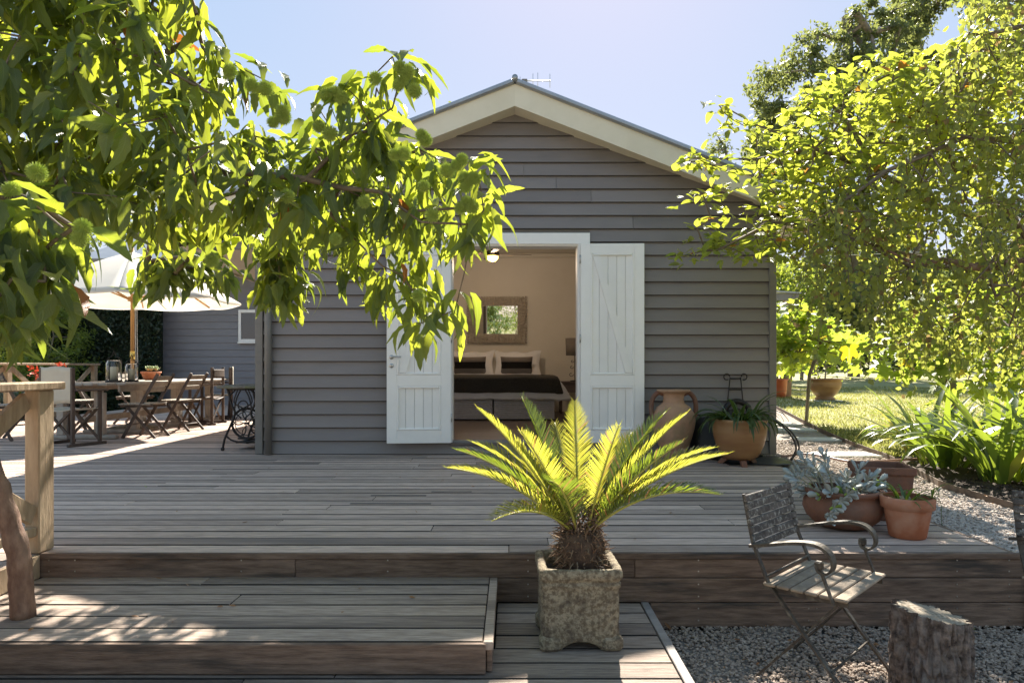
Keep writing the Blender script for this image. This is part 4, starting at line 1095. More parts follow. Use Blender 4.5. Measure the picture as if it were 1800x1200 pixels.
o = ho.build('garden_hose', M('dark_rubber', (.05,.04,.032), rough=.5)); tag(o, 'coiled dark garden hose hanging behind the leafy pot', 'hose')
cv = MB()
def cov(u, v):
    a = math.pi*(u*1.0); x = 2.20+.37*math.cos(a)*(1-.25*v*v)*(1+.06*math.sin(u*17)); y = 7.25-.36*math.sin(a)*(1-.55*v)*(1+.07*math.sin(u*23+v*4)); z = .41*math.sin(v*math.pi/2)*(1+.04*math.sin(u*12)); return (x, y, max(.004, z-.0))
cv.grid(cov, 30, 10); o = cv.build('plastic_cover', m_bag); tag(o, 'black plastic cover bunched behind the glazed pot', 'cover'); md = o.modifiers.new('s', 'SOLIDIFY'); md.thickness = .004
mt = MB(); mt.grid(lambda u, v: (2.05+.66*u, 6.55+.62*v+.02*math.sin(u*7), .004+.006*abs(math.sin(u*9+v*5))), 14, 8); o = mt.build('plastic_sheet', m_bag); tag(o, 'flat black plastic sheet under the glazed pot', 'sheet'); md = o.modifiers.new('s', 'SOLIDIFY'); md.thickness = .003
tpx = (1229-900)*7.32/1220
ta = thing('garden_tap', 'dark garden tap with hose fittings between amphora and leafy pot', 'tap', (tpx, 7.30, .22))
g = MB(); g.tube([(0, .05, .16), (0, -.03, .16), (0, -.045, .13), (0, -.045, .09)], .011, 8); g.tube([(0, -.01, .16), (0, -.01, .205)], .007, 6); g.tube([(-.028, -.01, .207), (.028, -.01, .207)], .007, 6); g.build('tap_body', m_blk, ta)
g = MB(); g.tube([(0, -.045, .089), (0, -.045, .055)], .015, 8); g.build('hose_fitting', m_brass, ta)
g = MB(); g.tube([(0, -.045, .03), (0, -.045, -.0)], .015, 8); g.build('hose_fitting', m_brass, ta)
g = MB(); g.tube(crv([(0, -.045, .054), (0, -.045, -.05), (.01, -.05, -.12), (.06, -.06, -.20), (.20, -.02, -.205)], 6), .009, 7); g.build('hose', m_blk, ta)
g = MB(); g.tube(crv([(-.01, -.045, .01), (-.005, -.05, -.10), (-.01, -.06, -.205)], 6), .008, 7); g.build('hose', m_blk, ta)
g = MB(); g.tube(crv([(2.75, 7.1, .014), (3.0, 7.0, .05), (3.15, 6.5, .045), (3.3, 6.45, .05), (3.75, 6.6, .05), (4.3, 6.9, .03)], 8), .011, 7)
tag(g.build('garden_hose', M('pinkish_hose', (.42,.25,.20), rough=.5)), 'thin pinkish hose lying across the gravel path', 'hose')
g = MB()
for k in range(2): g.tube(crv([(2.56+.03*k, 6.9, .42), (2.72+.03*k, 6.86, .30), (2.80+.03*k, 6.84, .14), (2.74, 6.82, .012)], 6), .009, 6)
tag(g.build('hose_loop', M('dark_rubber_hose', (.06,.045,.035), rough=.5)), 'dark hose loop drooping beside the glazed pot', 'hose')

# ================================================================== STONE PLANTER
px0 = (.11+.453)/2
sp_ = thing('stone_planter', 'weathered square cast stone planter with little feet on the low platform', 'planter', (px0, 3.01, -.2395), R(1.5))
h = .172; H = .335
NQ = 44
def sqpt(k, half, rnd=.012):
    side, t = divmod(k, NQ); u = 2*t/NQ-1; x, y = u, -1.
    l = (abs(x)**14+1)**(1/14); x, y = x/l*half, y/l*half
    a = side*math.pi/2; return x*math.cos(a)-y*math.sin(a), x*math.sin(a)+y*math.cos(a), u
rings = [(.150, .0), (.160, .02), (.162, .06), (.160, .10)]+[(.160+.0*z, .10+.013*z) for z in range(1, 12)]+[(.1605, .252), (.166, .262), (.166, .275), (.161, .280), (.163, .288), (.1715, .294), (.174, .305), (.174, .322), (.170, .333), (.160, .336), (.146, .334), (.138, .326), (.137, .28), (.137, .12)]
vs = []
for ri, (hf, z) in enumerate(rings):
    outer = ri < 24
    for k in range(4*NQ):
        x, y, u = sqpt(k, hf); zz = z
        if z < .10 and outer: arch = max(0, math.cos(min(1, abs(u)/.55)*math.pi/2))**.6*.036; zz = max(z, arch*.98+z*.3 if abs(u) < .55 else z)
        dsp = .0035*mn.noise(Vector((x*30, y*30, zz*30)))+.0025*mn.noise(Vector((x*80, y*80, zz*80)))
        if .07 < zz < .255 and abs(u) < .93:      # carved swag
            q = math.hypot((u*.16-.055)/.9, (zz-.235)/1.15)
            if .035 < q < .15: dsp += .0038*math.sin(q*190)
        r = math.hypot(x, y); f = 1+dsp/r
        if zz > .29: zz += .003*mn.noise(Vector((x*25, y*25, 3)))
        vs.append((x*f, y*f, zz))
NK = 4*NQ; g = MB(); g.add(vs, [(i*NK+k, i*NK+(k+1)%NK, (i+1)*NK+(k+1)%NK, (i+1)*NK+k) for i in range(len(rings)-1) for k in range(NK)], True)
g.build('body', m_stone, sp_)
for sx in (-1, 1):
    for sy in (-1, 1):
        g = MB(); g.bbox(sx*.128-.044, sx*.128+.044, sy*.128-.044, sy*.128+.044, 0, .062, .014); g.build('foot', m_stone, sp_)
g = MB(); g.box(-.14, .14, -.14, .14, .064, .075); g.build('base', m_stone, sp_)
g = MB(); g.grid(lambda u, v: (-.137+.274*u, -.137+.274*v, .275+.012*math.sin(u*19)*math.sin(v*23)), 20, 20); g.build('soil', m_soil, sp_)

# ================================================================== GARDEN ARMCHAIR (faces +x)
def armchair(label):
    o = thing('garden_armchair', label, 'chair', (0,0,0), 0, 'weathered folding garden armchairs')
    W = .222
    def flat(pts, w, t, name, mat=m_iron):
        g = MB()
        for a, b in zip(pts, pts[1:]): g.beam(a, b, w, t, up=(0, 0, 1) if abs(b[2]-a[2]) < abs(b[0]-a[0]) else (1, 0, 0))
        g.build(name, mat, o); return g
    for s in (-1, 1):
        y = s*W
        g = MB(); g.beam((-.245, y, .76), (-.205, y, .56), .022, .008, up=(1,0,.3)); g.beam((-.205, y, .56), (-.14, y, .41), .022, .008, up=(1,0,.3)); g.beam((-.14, y, .41), (.20, y, .0), .022, .009, up=(1, 0, .8)); g.build('leg', m_iron, o)
        g = MB(); g.beam((.15, y*.86, .40), (-.20, y*.86, .0), .022, .009, up=(1, 0, -.8)); g.build('leg', m_iron, o)
        # arm: wooden-topped flat iron curling down at the front
        pts = [(-.205, y*1.08, .555), (-.12, y*1.12, .575), (-.02, y*1.14, .60), (.06, y*1.14, .607), (.105, y*1.14, .590), (.128, y*1.14, .555), (.125, y*1.14, .520), (.10, y*1.14, .500), (.075, y*1.14, .508), (.068, y*1.14, .53)]
        P = crv(pts, 4); g = MB(); vs = []; 
        n = len(P)
        for i, p in enumerate(P):
            d = (P[min(i+1, n-1)]-P[max(i-1, 0)]).normalized(); nn = Vector((d.z, 0, -d.x)); t = .006 if i < n*.5 else .0045; w = .026-.010*i/n
            for (a, b) in ((-w, -t), (w, -t), (w, t), (-w, t)): vs.append(p+Vector((0, a, 0))+nn*b)
        fs = [(i*4+k, i*4+(k+1)%4, i*4+4+(k+1)%4, i*4+4+k) for i in range(n-1) for k in range(4)]+[(3,2,1,0), tuple(range(4*n-4, 4*n))]
        g.add(vs, fs); normals_fix = g.build('arm', m_iron, o); normals_out(normals_fix.data)
        g = MB(); g.beam((.075, y*1.14, .525), (.13, y*1.14, .385), .016, .008, up=(1,0,0)); g.bbox(.060, .090, y*1.14-.014, y*1.14+.014, .512, .545, .006); g.build('arm_support', m_iron, o)
        g = MB(); g.beam((-.17, y*.93, .385), (.17, y*.93, .385), .008, .022); g.build('seat_rail', m_iron, o)
    for k in range(7):
        z = .535+k*.0325; x = -.198-(z-.535)*.20
        g = MB(); g.beam((x, -W-.012, z+.013), (x, W+.012, z+.013), .014, .0265, up=(-.2, 0, 1), bev=.003); g.build('back_slat', m_lich, o)
    for k in range(6):
        x = -.155+k*.056; g = MB(); g.bbox(x, x+.049, -W-.018, W+.018, .398, .412, .004); q = g.build('seat_slat', m_seatw, o); q.rotation_euler.y = 0
    for (x, z) in ((-.10, .115), (.112, .115), (-.145, .435)):
        g = MB(); g.tube([(x, -W, z), (x, W, z)], .005, 6); g.build('cross_rod', m_iron, o)
    return o
ac = armchair('weathered slatted folding armchair standing on the gravel in front of the deck')
place(ac, (1.31, 2.92, -.368), R(-44))
place(copy_tree(ac), (2.37, 2.75, -.368), R(-100), 'slatted garden armchair cut off by the right edge of the photo')

# ================================================================== STUMP
st = thing('tree_stump', 'rough barked sawn log stump standing on the gravel', 'stump', (1.69, 2.80, -.375))
rr_ = random.Random(4); NA = 260; NZ = 60
lob = [(rr_.uniform(.3, 1), rr_.uniform(0, 6.28), k) for k in range(2, 9)]

def stump_pt(u, v):
    a = 2*math.pi*u; base = .138*(1+.035*sum(w*math.sin(k*a+p)/k for w, p, k in lob))*(1.05-.06*v)
    x, y = math.cos(a), math.sin(a)
    d1 = mn.fractal(Vector((x*2.6, y*2.6, v*1.1)), .9, 2.1, 3)
    vn = mn.voronoi(Vector((x*4.2+.6*d1, y*4.2, v*1.5+.5*d1)))[0]; f = min(1, (vn[1]-vn[0])*3.2)
    d = .024*f-.016+.007*mn.noise(Vector((x*16, y*16, v*9)))
    r = base+d
    return (r*x, r*y, .325*v-.045*v*(x*.55+.2) )
g = MB(); vs = []; 
for j in range(NZ+1):
    for i in range(NA): vs.append(stump_pt(i/NA, j/NZ))
fs = [(j*NA+i, j*NA+(i+1)%NA, (j+1)*NA+(i+1)%NA, (j+1)*NA+i) for j in range(NZ) for i in range(NA)]
g.add(vs, fs, True); g.build('bark', M('rough_grey_bark', (.055,.038,.030), (.27,.205,.165), 30, .92, .9, 60, c3=(.26,.22,.19), s3=12), st)
g = MB(); top = [stump_pt(i/NA, 1.) for i in range(NA)]; g.add([(x*.985, y*.985, z-.004) for x, y, z in top], [tuple(range(NA))]); 
mtop, N_, L_ = newmat('sawn_stump_top'); b_ = N_['Principled BSDF']; b_.inputs['Roughness'].default_value = .85
tc = N_.new('ShaderNodeTexCoord'); w_ = N_.new('ShaderNodeTexWave'); w_.wave_type = 'RINGS'; w_.rings_direction = 'Z'; w_.inputs['Scale'].default_value = 16; w_.inputs['Distortion'].default_value = 3; w_.inputs['Detail'].default_value = 3
L_.new(tc.outputs['Object'], w_.inputs['Vector']); cr_ = N_.new('ShaderNodeValToRGB'); cr_.color_ramp.elements[0].color = (.20,.15,.10,1); cr_.color_ramp.elements[1].color = (.36,.30,.22,1); L_.new(w_.outputs['Fac'], cr_.inputs[0]); L_.new(cr_.outputs[0], b_.inputs['Base Color'])
g.build('sawn_face', mtop, st)

# ================================================================== PERGOLA corner and pots on the lawn
pg = thing('pergola', 'small flat roofed garden shelter with a timber post beyond the house corner', 'shelter', (6.6, 16.6, .2))
yy = 16.5; pxm = lambda px: (px-900)*yy/1220
g = MB(); g.bbox(pxm(1378), pxm(1389.5), yy-.07, yy+.07, .12, 2.62, .008); g.build('post', m_rail, pg, world=True)
g = MB(); g.bbox(pxm(1378), pxm(1389.5), yy+2.2, yy+2.34, .12, 2.62, .008); g.build('post', m_rail, pg, world=True)
g = MB(); g.bbox(4.6, pxm(1402), yy-.10, yy-.06, 2.50, 2.66, .006); g.build('gutter', m_trim, pg, world=True)
g = MB(); g.prism([(4.6, 2.80), (pxm(1404), 2.66), (pxm(1404), 2.69), (4.6, 2.84)], yy-.15, yy+2.6); g.build('roof', m_roof, pg, world=True)
z0 = hgt(0, 16.3)
rp = pot('red_pot', 'tall red glazed pot at the foot of the garden shelter post', 'pot', (6.24, 16.3, z0+.02), [(.17, 0), (.20, .15), (.215, .40), (.235, .41), (.235, .45)], M('red_glaze', (.40,.085,.03), (.50,.13,.05), 5, .35), wall=.03)
yb = 15.2; zb = hgt(0, yb)
wb = pot('pedestal_bowl', 'wide weathered pedestal bowl pot on the sunny lawn', 'pot', ((1450-900)*yb/1220, yb, zb+.03), [(.20, 0), (.22, .03), (.17, .07), (.24, .14), (.32, .26), (.345, .36), (.33, .43), (.36, .44), (.355, .47)], m_glaze, wall=.03)
g = MB(); g.bbox(-.30, .30, -.30, .30, -.03, -.001, .01); g.build('slab', m_paver, wb)
g = MB(); g.lathe([(.001, .42), (.31, .41)], 26); g.build('soil', m_soil, wb)
g = MB(); g.tube([at(1355, 458, 12.5), at(1425, 451, 12.5), at(1700, 440, 12.5)], .006, 5); o = g.build('clothes_line', m_brass); tag(o, 'thin wire line stretched from the house corner into the trees', 'wire')

# ================================================================== VEGETATION
T_CHN = [tmpl_blade(8, .29, .35, .40, .12), tmpl_blade(8, .27, .65, .25, .12), tmpl_blade(8, .31, .15, .55, .12), tmpl_blade(8, .25, .85, .45, .10)]
T_OV = [tmpl_blade(5, .52, .15, .25, shape='ovate'), tmpl_blade(5, .50, .3, .1, shape='ovate')]
T_BI = [tmpl_blade(3, .75, .1, .15, shape='ovate'), tmpl_blade(3, .68, .25, .1, shape='ovate')]
T_Q = tmpl_quad(.5)
m_chn = leafmat('chestnut_leaf', (.036,.064,.032), (.74,.80,.06), .40, refl2=(.065,.10,.058), tra2=(.34,.44,.04), rough=.42, odd=(.42,.14,.03), oddp=.004, spec=.6)
m_mag = leafmat('lime_leaf', (.09,.12,.03), (.80,.82,.08), .50, refl2=(.16,.19,.07), tra2=(.36,.44,.04), rough=.4, odd=(.50,.22,.03), oddp=.012)
m_bir = leafmat('birch_leaf', (.085,.12,.028), (.78,.80,.12), .48, refl2=(.20,.21,.10), tra2=(.30,.36,.06), rough=.42, odd=(.30,.20,.08), oddp=.05)
m_fig = leafmat('fig_leaf', (.055,.095,.03), (.62,.74,.07), .47, refl2=(.10,.15,.05), tra2=(.42,.56,.05), rough=.45, odd=(.75,.55,.05), oddp=.03)
m_euc = leafmat('eucalypt_leaf', (.055,.075,.038), (.34,.40,.10), .38, refl2=(.13,.16,.07), tra2=(.42,.44,.12), rough=.5, veins=False)
m_far = leafmat('distant_leaf', (.06,.085,.04), (.28,.34,.08), .35, refl2=(.10,.13,.05), rough=.6, veins=False)
m_bush = leafmat('garden_leaf', (.06,.10,.03), (.62,.72,.08), .46, refl2=(.13,.17,.05), rough=.45, veins=False)
m_hedge = leafmat('dark_hedge_leaf', (.018,.032,.014), (.06,.09,.02), .25, refl2=(.03,.05,.02), rough=.45, veins=False)
m_lav = leafmat('grey_green_leaf', (.16,.19,.15), (.25,.28,.18), .3, rough=.7, veins=False)

def rosette(c, n, L, R_=.03, down=.45, spread=.8, up=(0, 0, 1), outward=None):
    """leaves round a twig tip: positions, axes, normals, sizes"""
    a = rng.random()*6.28+np.arange(n)*2.4; dz = -down+.38*rng.normal(size=n)
    d = np.stack([np.cos(a)*spread, np.sin(a)*spread, dz], 1)
    if outward is not None: d = d+np.array(outward)*.35
    p = np.array(c)+rng.normal(size=(n, 3))*R_*np.array((1, 1, .8))+d*.015
    nr = np.tile(np.array(up, float), (n, 1))+.35*rng.normal(size=(n, 3))
    return p, d, nr, L*(.65+.5*rng.random(n))
def cat_(lst): return [np.concatenate([l[i] for l in lst]) for i in range(4)]

# ---------------- sweet chestnut
tr = thing('chestnut_tree', 'sweet chestnut tree with reddish trunk rising through the step and spiky green burrs', 'tree', (-2.06, 2.92, -.12))
trunk = [(-2.055, 2.92, -.13), (-2.06, 2.91, .03), (-2.065, 2.90, .16), (-2.11, 2.89, .33), (-2.16, 2.88, .50), (-2.27, 2.87, .72), (-2.42, 2.86, 1.02), (-2.52, 2.85, 1.4), (-2.55, 2.85, 1.75)]
limbs = [[trunk[-1], at(-40, 330, 3.1), at(150, 310, 3.3), at(300, 310, 3.15), at(420, 302, 2.9), at(540, 315, 2.88), at(600, 330, 2.85), at(665, 337, 2.8), at(740, 390, 2.75)],
         [at(540, 315, 2.88), at(575, 280, 2.85), at(620, 235, 2.8), at(690, 190, 2.78), at(703, 140, 2.78)],
         [trunk[-1], at(-30, 180, 3.0), at(80, 140, 3.2), at(190, 130, 3.2), at(300, 90, 3.0), at(350, 60, 2.9)],
         [trunk[-2], at(-130, 330, 2.3), at(-40, 320, 1.95), at(50, 350, 1.75), at(110, 400, 1.7)],
         [trunk[-1], at(-200, -50, 2.8), at(-100, -250, 2.8), at(100, -300, 2.9)],
         [at(300, 300, 2.9), at(420, 370, 3.1), at(500, 410, 3.2)]]
random.seed(21); rng = np.random.default_rng(21)
pA = [(-160,-160),(310,-160),(305,30),(300,95),(400,140),(425,200),(470,225),(560,232),(600,205),(625,160),(690,125),(712,150),(715,220),(740,262),(800,290),(822,330),(822,400),(785,430),(762,500),(750,545),(700,540),(650,490),(600,455),(540,430),(480,430),(420,395),(330,400),(240,400),(150,380),(60,400),(-160,520)]
def yA(x, y): return 2.75+.45*random.random()+(.25 if y > 380 else 0)
cA = sample_poly(pA, 330, yA, 14)+sample_poly([(-160,-160),(310,-160),(305,30),(300,95),(380,160),(420,360),(300,400),(150,380),(60,400),(-160,450)], 60, lambda x, y: 2.35+.3*random.random(), 18)
cB = sample_poly([(455,430),(530,430),(525,520),(470,520)], 13, lambda x, y: 3.25+.2*random.random(), 12)
cC = sample_poly([(-120,300),(40,290),(110,350),(150,430),(100,470),(50,560),(-120,600)], 34, lambda x, y: 1.65+.35*random.random(), 22)
cD = sample_poly([(240,450),(330,440),(390,455),(395,480),(330,475),(270,490)], 15, lambda x, y: 3.7+.3*random.random(), 10)
cE = sample_poly([(-260,-420),(420,-420),(330,-60),(-260,-60)], 60, lambda x, y: 2.3+1.2*random.random(), 22)
tips = [at(690,100,2.78), at(735,120,2.8), at(600,145,2.8), at(655,135,2.8), at(345,25,2.8), at(335,-5,2.8), at(400,110,2.9), at(420,118,2.9), at(483,150,2.9), at(832,282,2.75), at(845,330,2.75), at(850,370,2.75), at(830,395,2.75), at(800,545,2.8), at(735,570,2.8), at(560,190,2.8), at(360,95,2.9)]
cF = sample_poly([(440,240),(600,250),(760,270),(800,330),(790,390),(700,430),(560,425),(440,420)], 80, lambda x, y: 4.6+1.3*random.random(), 12)
P, par, rad, ends, ns = grow([trunk]+limbs, cA+cB+cC+cD+cE+cF+tips, .16, .012, .0026, .40, .04)
tb_ = MB(); pts = crv(trunk, 5); nP = len(pts)
tb_.tube(pts, [.047-.014*i/nP+.004*math.sin(i*1.9)+.003*math.sin(i*4.3) for i in range(nP)], 14); tb_.build('trunk', m_bark, tr, world=True)
limbs_mb(P, par, rad, range(len(trunk), len(P))).build('branches', m_twig, tr, world=True)
bits = []
for e in ends:
    c = P[e]; near = c[1] < 2.15; o = c-P[par[e]]; o = o/max(1e-4, np.linalg.norm(o))
    bits.append(rosette(c, 9 if not near else 6, .158 if not near else .168, .035, .62, .72, outward=o))
    if rng.random() < .5: bits.append(rosette((c+P[par[e]])/2, 3, .15, .03, .5, .8))
p_, d_, n_, s_ = cat_(bits)
leaf_parts(tr, T_CHN, p_, d_, n_, s_, m_chn, 300)
# burrs
g = MB(); vs = []; fs = []
gold = math.pi*(3-math.sqrt(5)); NS = 230
for i in range(NS):
    z = 1-2*(i+.5)/NS; r = math.sqrt(1-z*z); th = gold*i; d = Vector((r*math.cos(th), r*math.sin(th), z)); u = d.orthogonal().normalized(); w = d.cross(u); b = len(vs)
    dd = (d+u*random.uniform(-.3, .3)+w*random.uniform(-.3, .3)).normalized()
    vs += [d*.60+u*.085, d*.60-u*.04+w*.07, d*.60-u*.04-w*.07, d*.6+dd*.48]; fs += [(b, b+1, b+3), (b+1, b+2, b+3), (b+2, b, b+3)]
g.add(vs, fs); sph = [(.62*v[0], .62*v[1], .62*v[2]) for v in ICO[0]]; g.add(sph, ICO[1], True)
m_burr = M('burr_green', (.42,.50,.10), (.52,.60,.16), 20, .8, trans=.45); burr = g.mesh('burr', m_burr); off = wloc(tr)
for (x, y) in ((660,138),(703,118),(716,126),(708,140),(588,164),(600,172),(729,160),(580,235),(741,238),(748,246),(812,280),(803,290),(786,300),(817,312),(833,314),(818,328),(745,327),(710,270),(820,355),(830,364),(809,366),(760,378),(443,150),(466,156),(404,125),(497,196),(334,180),(326,330),(354,360),(65,303),(20,335),(145,400),(140,420),(372,458),(498,206),(575,168),(693,272),(700,150),(560,222),(480,215),(640,355),(505,345),(590,420),(735,520)):
    near = x < 160 and y > 280; o = link('burr', burr, tr); q = Vector(at(x, y, 1.75 if near else 2.68)); o.location = q-off; s = (.024 if near else .030)*random.uniform(.85, 1.1); o.scale = (s, s, s); o.rotation_euler = (random.random()*6, random.random()*6, 0)

# ---------------- lime leaved shrub tree right of the house
random.seed(33); rng = np.random.default_rng(33)
mg = thing('magnolia_tree', 'broad crowned tree with glowing lime green oval leaves reaching over the roof corner', 'tree', (5.35, 6.45, 0))
trunk = [(5.35, 6.45, -.05), (5.32, 6.45, .6), (5.2, 6.42, 1.2), (5.0, 6.4, 1.65)]
limbs = [[trunk[-1], at(1760, 470, 6.3), at(1650, 458, 6.25), at(1560, 440, 6.1), at(1450, 400, 6.0), at(1360, 390, 5.9), at(1260, 440, 5.8)], [trunk[-2], at(1780, 400, 6.4), at(1640, 360, 6.3), at(1540, 300, 6.2), at(1430, 260, 6.0), at(1330, 280, 5.9), at(1210, 278, 5.8)],
         [at(1540, 300, 6.2), at(1480, 200, 6.2), at(1430, 160, 6.2)], [trunk[-1], at(1780, 380, 6.4), at(1680, 300, 6.4), at(1640, 200, 6.3), at(1560, 120, 6.3)], [at(1430, 260, 6.0), at(1330, 220, 6.0), at(1268, 185, 5.9)]]
pM = [(1365,250),(1375,215),(1420,165),(1500,120),(1560,105),(1640,95),(1720,60),(1800,60),(1800,320),(1660,330),(1600,400),(1500,430),(1420,450),(1345,455),(1260,440),(1215,450),(1235,428),(1330,390),(1345,340),(1310,310),(1330,285)]
cM = sample_poly(pM, 380, lambda x, y: 5.6+1.1*random.random(), 13)
for pl in ([(1200,280),(1215,285),(1232,282),(1250,290),(1270,292),(1290,305)], [(1264,185),(1275,200),(1290,212),(1310,222),(1330,235)], [(1200,452),(1218,446),(1240,440),(1262,436),(1285,436)], [(1212,350),(1235,340),(1260,335),(1285,330)], [(1225,400),(1250,385),(1280,380)]):
    cM += [at(x, y, 5.8+.05*random.random()) for x, y in pl]
P, par, rad, ends, ns = grow([trunk]+limbs, cM, .2, .015, .0030, .44, .03)
limbs_mb(P, par, rad, range(1, len(trunk)), n=10).build('trunk', m_barkg, mg, world=True)
limbs_mb(P, par, rad, range(len(trunk), len(P))).build('branches', m_twig, mg, world=True)
bits = []
for e in ends:
    c = P[e]; o = c-P[par[e]]; o = o/max(1e-4, np.linalg.norm(o)); bits.append(rosette(c, 8, .118, .06, -.15, .8, outward=o*1.5))
    bits.append(rosette((c*.5+P[par[e]]*.5), 2, .10, .04, 0, .8))
leaf_parts(mg, T_OV, *cat_(bits), m_mag, 300)

# ---------------- weeping birch
random.seed(41); rng = np.random.default_rng(41)
bi = thing('birch_tree', 'weeping birch with hanging strands of small yellow green leaves filling the right side', 'tree', (5.6, 6.0, 0))
trunk = [(5.6, 6.0, -.05), (5.55, 6.0, 1.2), (5.5, 5.95, 2.6), (5.4, 5.9, 4.0)]
limbs = [[trunk[1], at(1780, 452, 5.8), at(1690, 470, 5.7), at(1600, 468, 5.6), at(1500, 420, 5.5)], [trunk[2], at(1800, 250, 5.8), at(1700, 240, 5.6), at(1560, 300, 5.5), at(1460, 370, 5.4)], [trunk[3], at(1820, 40, 5.8), at(1740, 60, 5.6), at(1690, 160, 5.5)], [trunk[1], at(1850, 480, 5.3), at(1750, 520, 5.1)]]
pB = [(1690,-120),(2000,-120),(2000,620),(1800,620),(1700,600),(1620,600),(1540,570),(1460,540),(1420,480),(1395,400),(1420,330),(1500,280),(1600,230),(1660,120)]
cB_ = sample_poly(pB, 520, lambda x, y: 4.9+1.5*random.random(), 11)
P, par, rad, ends, ns = grow([trunk]+limbs, cB_, .22, .02, .0026, .45, .06)
limbs_mb(P, par, rad, range(1, len(trunk)), n=10).build('trunk', m_barkg, bi, world=True)
limbs_mb(P, par, rad, range(len(trunk), len(P))).build('branches', m_twig, bi, world=True)
pp, dd_, nn_, ss = [], [], [], []; strands = MB()
for e in ends:
    for _ in range(2):
        c = P[e]+rng.normal(size=3)*.04; L = .18+.42*rng.random(); a = rng.random()*6.28; ox, oy = math.cos(a), math.sin(a); n = int(L/.030); line = []
        for i in range(n):
            t = i/n; q = c+np.array((ox*.14*math.sin(t*1.5), oy*.14*math.sin(t*1.5), -L*t*t*.75-L*.25*t)); line.append(tuple(q))
            s = 1 if i % 2 else -1; v = np.array((-oy*s*.6+ox*.2, ox*s*.6+oy*.2, -.65))+.35*rng.normal(size=3)
            pp.append(q); dd_.append(v); nn_.append(np.array((ox, oy, .4))+.7*rng.normal(size=3)); ss.append(.061*(.6+.55*rng.random()))
        strands.tube(line[::3] if len(line) > 6 else line, .0014, 3, cap=False)
MBb = MB(); MBb.tube(crv([at(1900, 445, 5.4), at(1790, 462, 5.4), at(1720, 470, 5.4), at(1660, 458, 5.4), at(1610, 462, 5.4), at(1560, 440, 5.4)], 6), [.040, .040, .039, .039, .038, .037, .036, .035, .035, .034, .034, .033, .032, .030, .029, .028, .027, .026, .025, .024, .022, .020, .019, .017, .016, .014, .013, .011, .010, .009, .008][:31], 9); MBb.build('bough', m_bark, bi, world=True)
strands.build('hanging_twigs', m_twig, bi, world=True, kind='stuff')
leaf_parts(bi, T_BI, np.array(pp), np.array(dd_), np.array(nn_), np.array(ss), m_bir, 300)

# ---------------- fig tree and shrubs
TF = [tmpl_fig()]
def fig_like(name, label, cat, root, trunkpts, limbs, poly, n, yfn, L, mat, nleaf=5, parts=250, mind=12, T=TF, down=.2, seed=5):
    global rng
    random.seed(seed); rng = np.random.default_rng(seed)
    o = thing(name, label, cat, root)
    cl = sample_poly(poly, n, yfn, mind); P, par, rad, ends, ns = grow([trunkpts]+limbs, cl, .2, .015, .004, .45, .03)
    limbs_mb(P, par, rad, range(1, len(trunkpts)), n=10).build('trunk', m_barkg, o, world=True)
    limbs_mb(P, par, rad, range(len(trunkpts), len(P))).build('branches', m_twig, o, world=True)
    bits = [rosette(P[e], nleaf, L, .07, down, .8) for e in ends]
    leaf_parts(o, T, *cat_(bits), mat, parts); return o
Yf = 9.4
fig_like('fig_tree', 'low fig tree with large lobed leaves behind the strappy clump', 'tree', (6.02, Yf, 0), [(6.02, Yf, 0), (6.0, Yf, .35), at(1672, 640, Yf), at(1660, 600, Yf)],
         [[at(1660, 600, Yf), at(1600, 590, 9.2), at(1545, 610, 9.1)], [at(1660, 600, Yf), at(1740, 590, 9.3), at(1820, 600, 9.2)], [at(1660, 600, Yf), at(1650, 530, 9.4)]],
         [(1500,600),(1540,560),(1600,520),(1700,510),(1900,520),(1900,690),(1760,700),(1700,680),(1640,690),(1560,660),(1520,650)], 165, lambda x, y: 8.8+1.2*random.random(), .25, m_fig, 4, seed=51)
fig_like('leafy_shrub', 'lime green broad leaved shrub between the house corner and the fig tree', 'shrub', (4.75, 11.2, .08), [(4.75, 11.2, .05), (4.8, 11.2, .8), (4.9, 11.1, 1.2)], [],
         [(1345,540),(1400,540),(1460,560),(1500,590),(1480,630),(1440,622),(1400,640),(1345,640)], 75, lambda x, y: 10.6+1.2*random.random(), .24, m_fig, 5, seed=52, parts=120)
fig_like('potted_shrub', 'sparse small leaved shrub growing in the pedestal bowl', 'shrub', ((1450-900)*yb/1220, yb, zb+.44), [((1450-900)*yb/1220, yb, zb+.44), ((1452-900)*yb/1220, yb, zb+.75), ((1448-900)*yb/1220, yb, zb+.98)], [],
         [(1415,640),(1440,620),(1470,620),(1490,650),(1488,668),(1460,660),(1420,668)], 24, lambda x, y: yb-.2+.4*random.random(), .10, m_bush, 5, T=T_OV, seed=53, parts=60)
fig_like('potted_plant', 'small leafy plant growing in the tall red pot', 'plant', (6.24, 16.3, z0+.42), [(6.24, 16.3, z0+.42), (6.24, 16.3, z0+.6)], [],
         [(1355,655),(1380,652),(1385,668),(1355,668)], 12, lambda x, y: 16.2+.2*random.random(), .12, m_bush, 6, T=T_OV, seed=54, parts=40)
o = link('yellow_leaf', leaf_mesh('yellow_leaf', tmpl_fig(), np.zeros((1,3)), np.array([[.2,0,-1.]]), np.array([[0,-1.,.2]]), np.array([.23]), leafmat('yellow_fig_leaf', (.70,.52,.03), (.9,.7,.03), .5, refl2=(.7,.5,.03), veins=True)), None)
o.location = at(1490, 600, 7.3); tag(o, 'single bright yellow leaf catching the sun among the green ones', 'leaf')

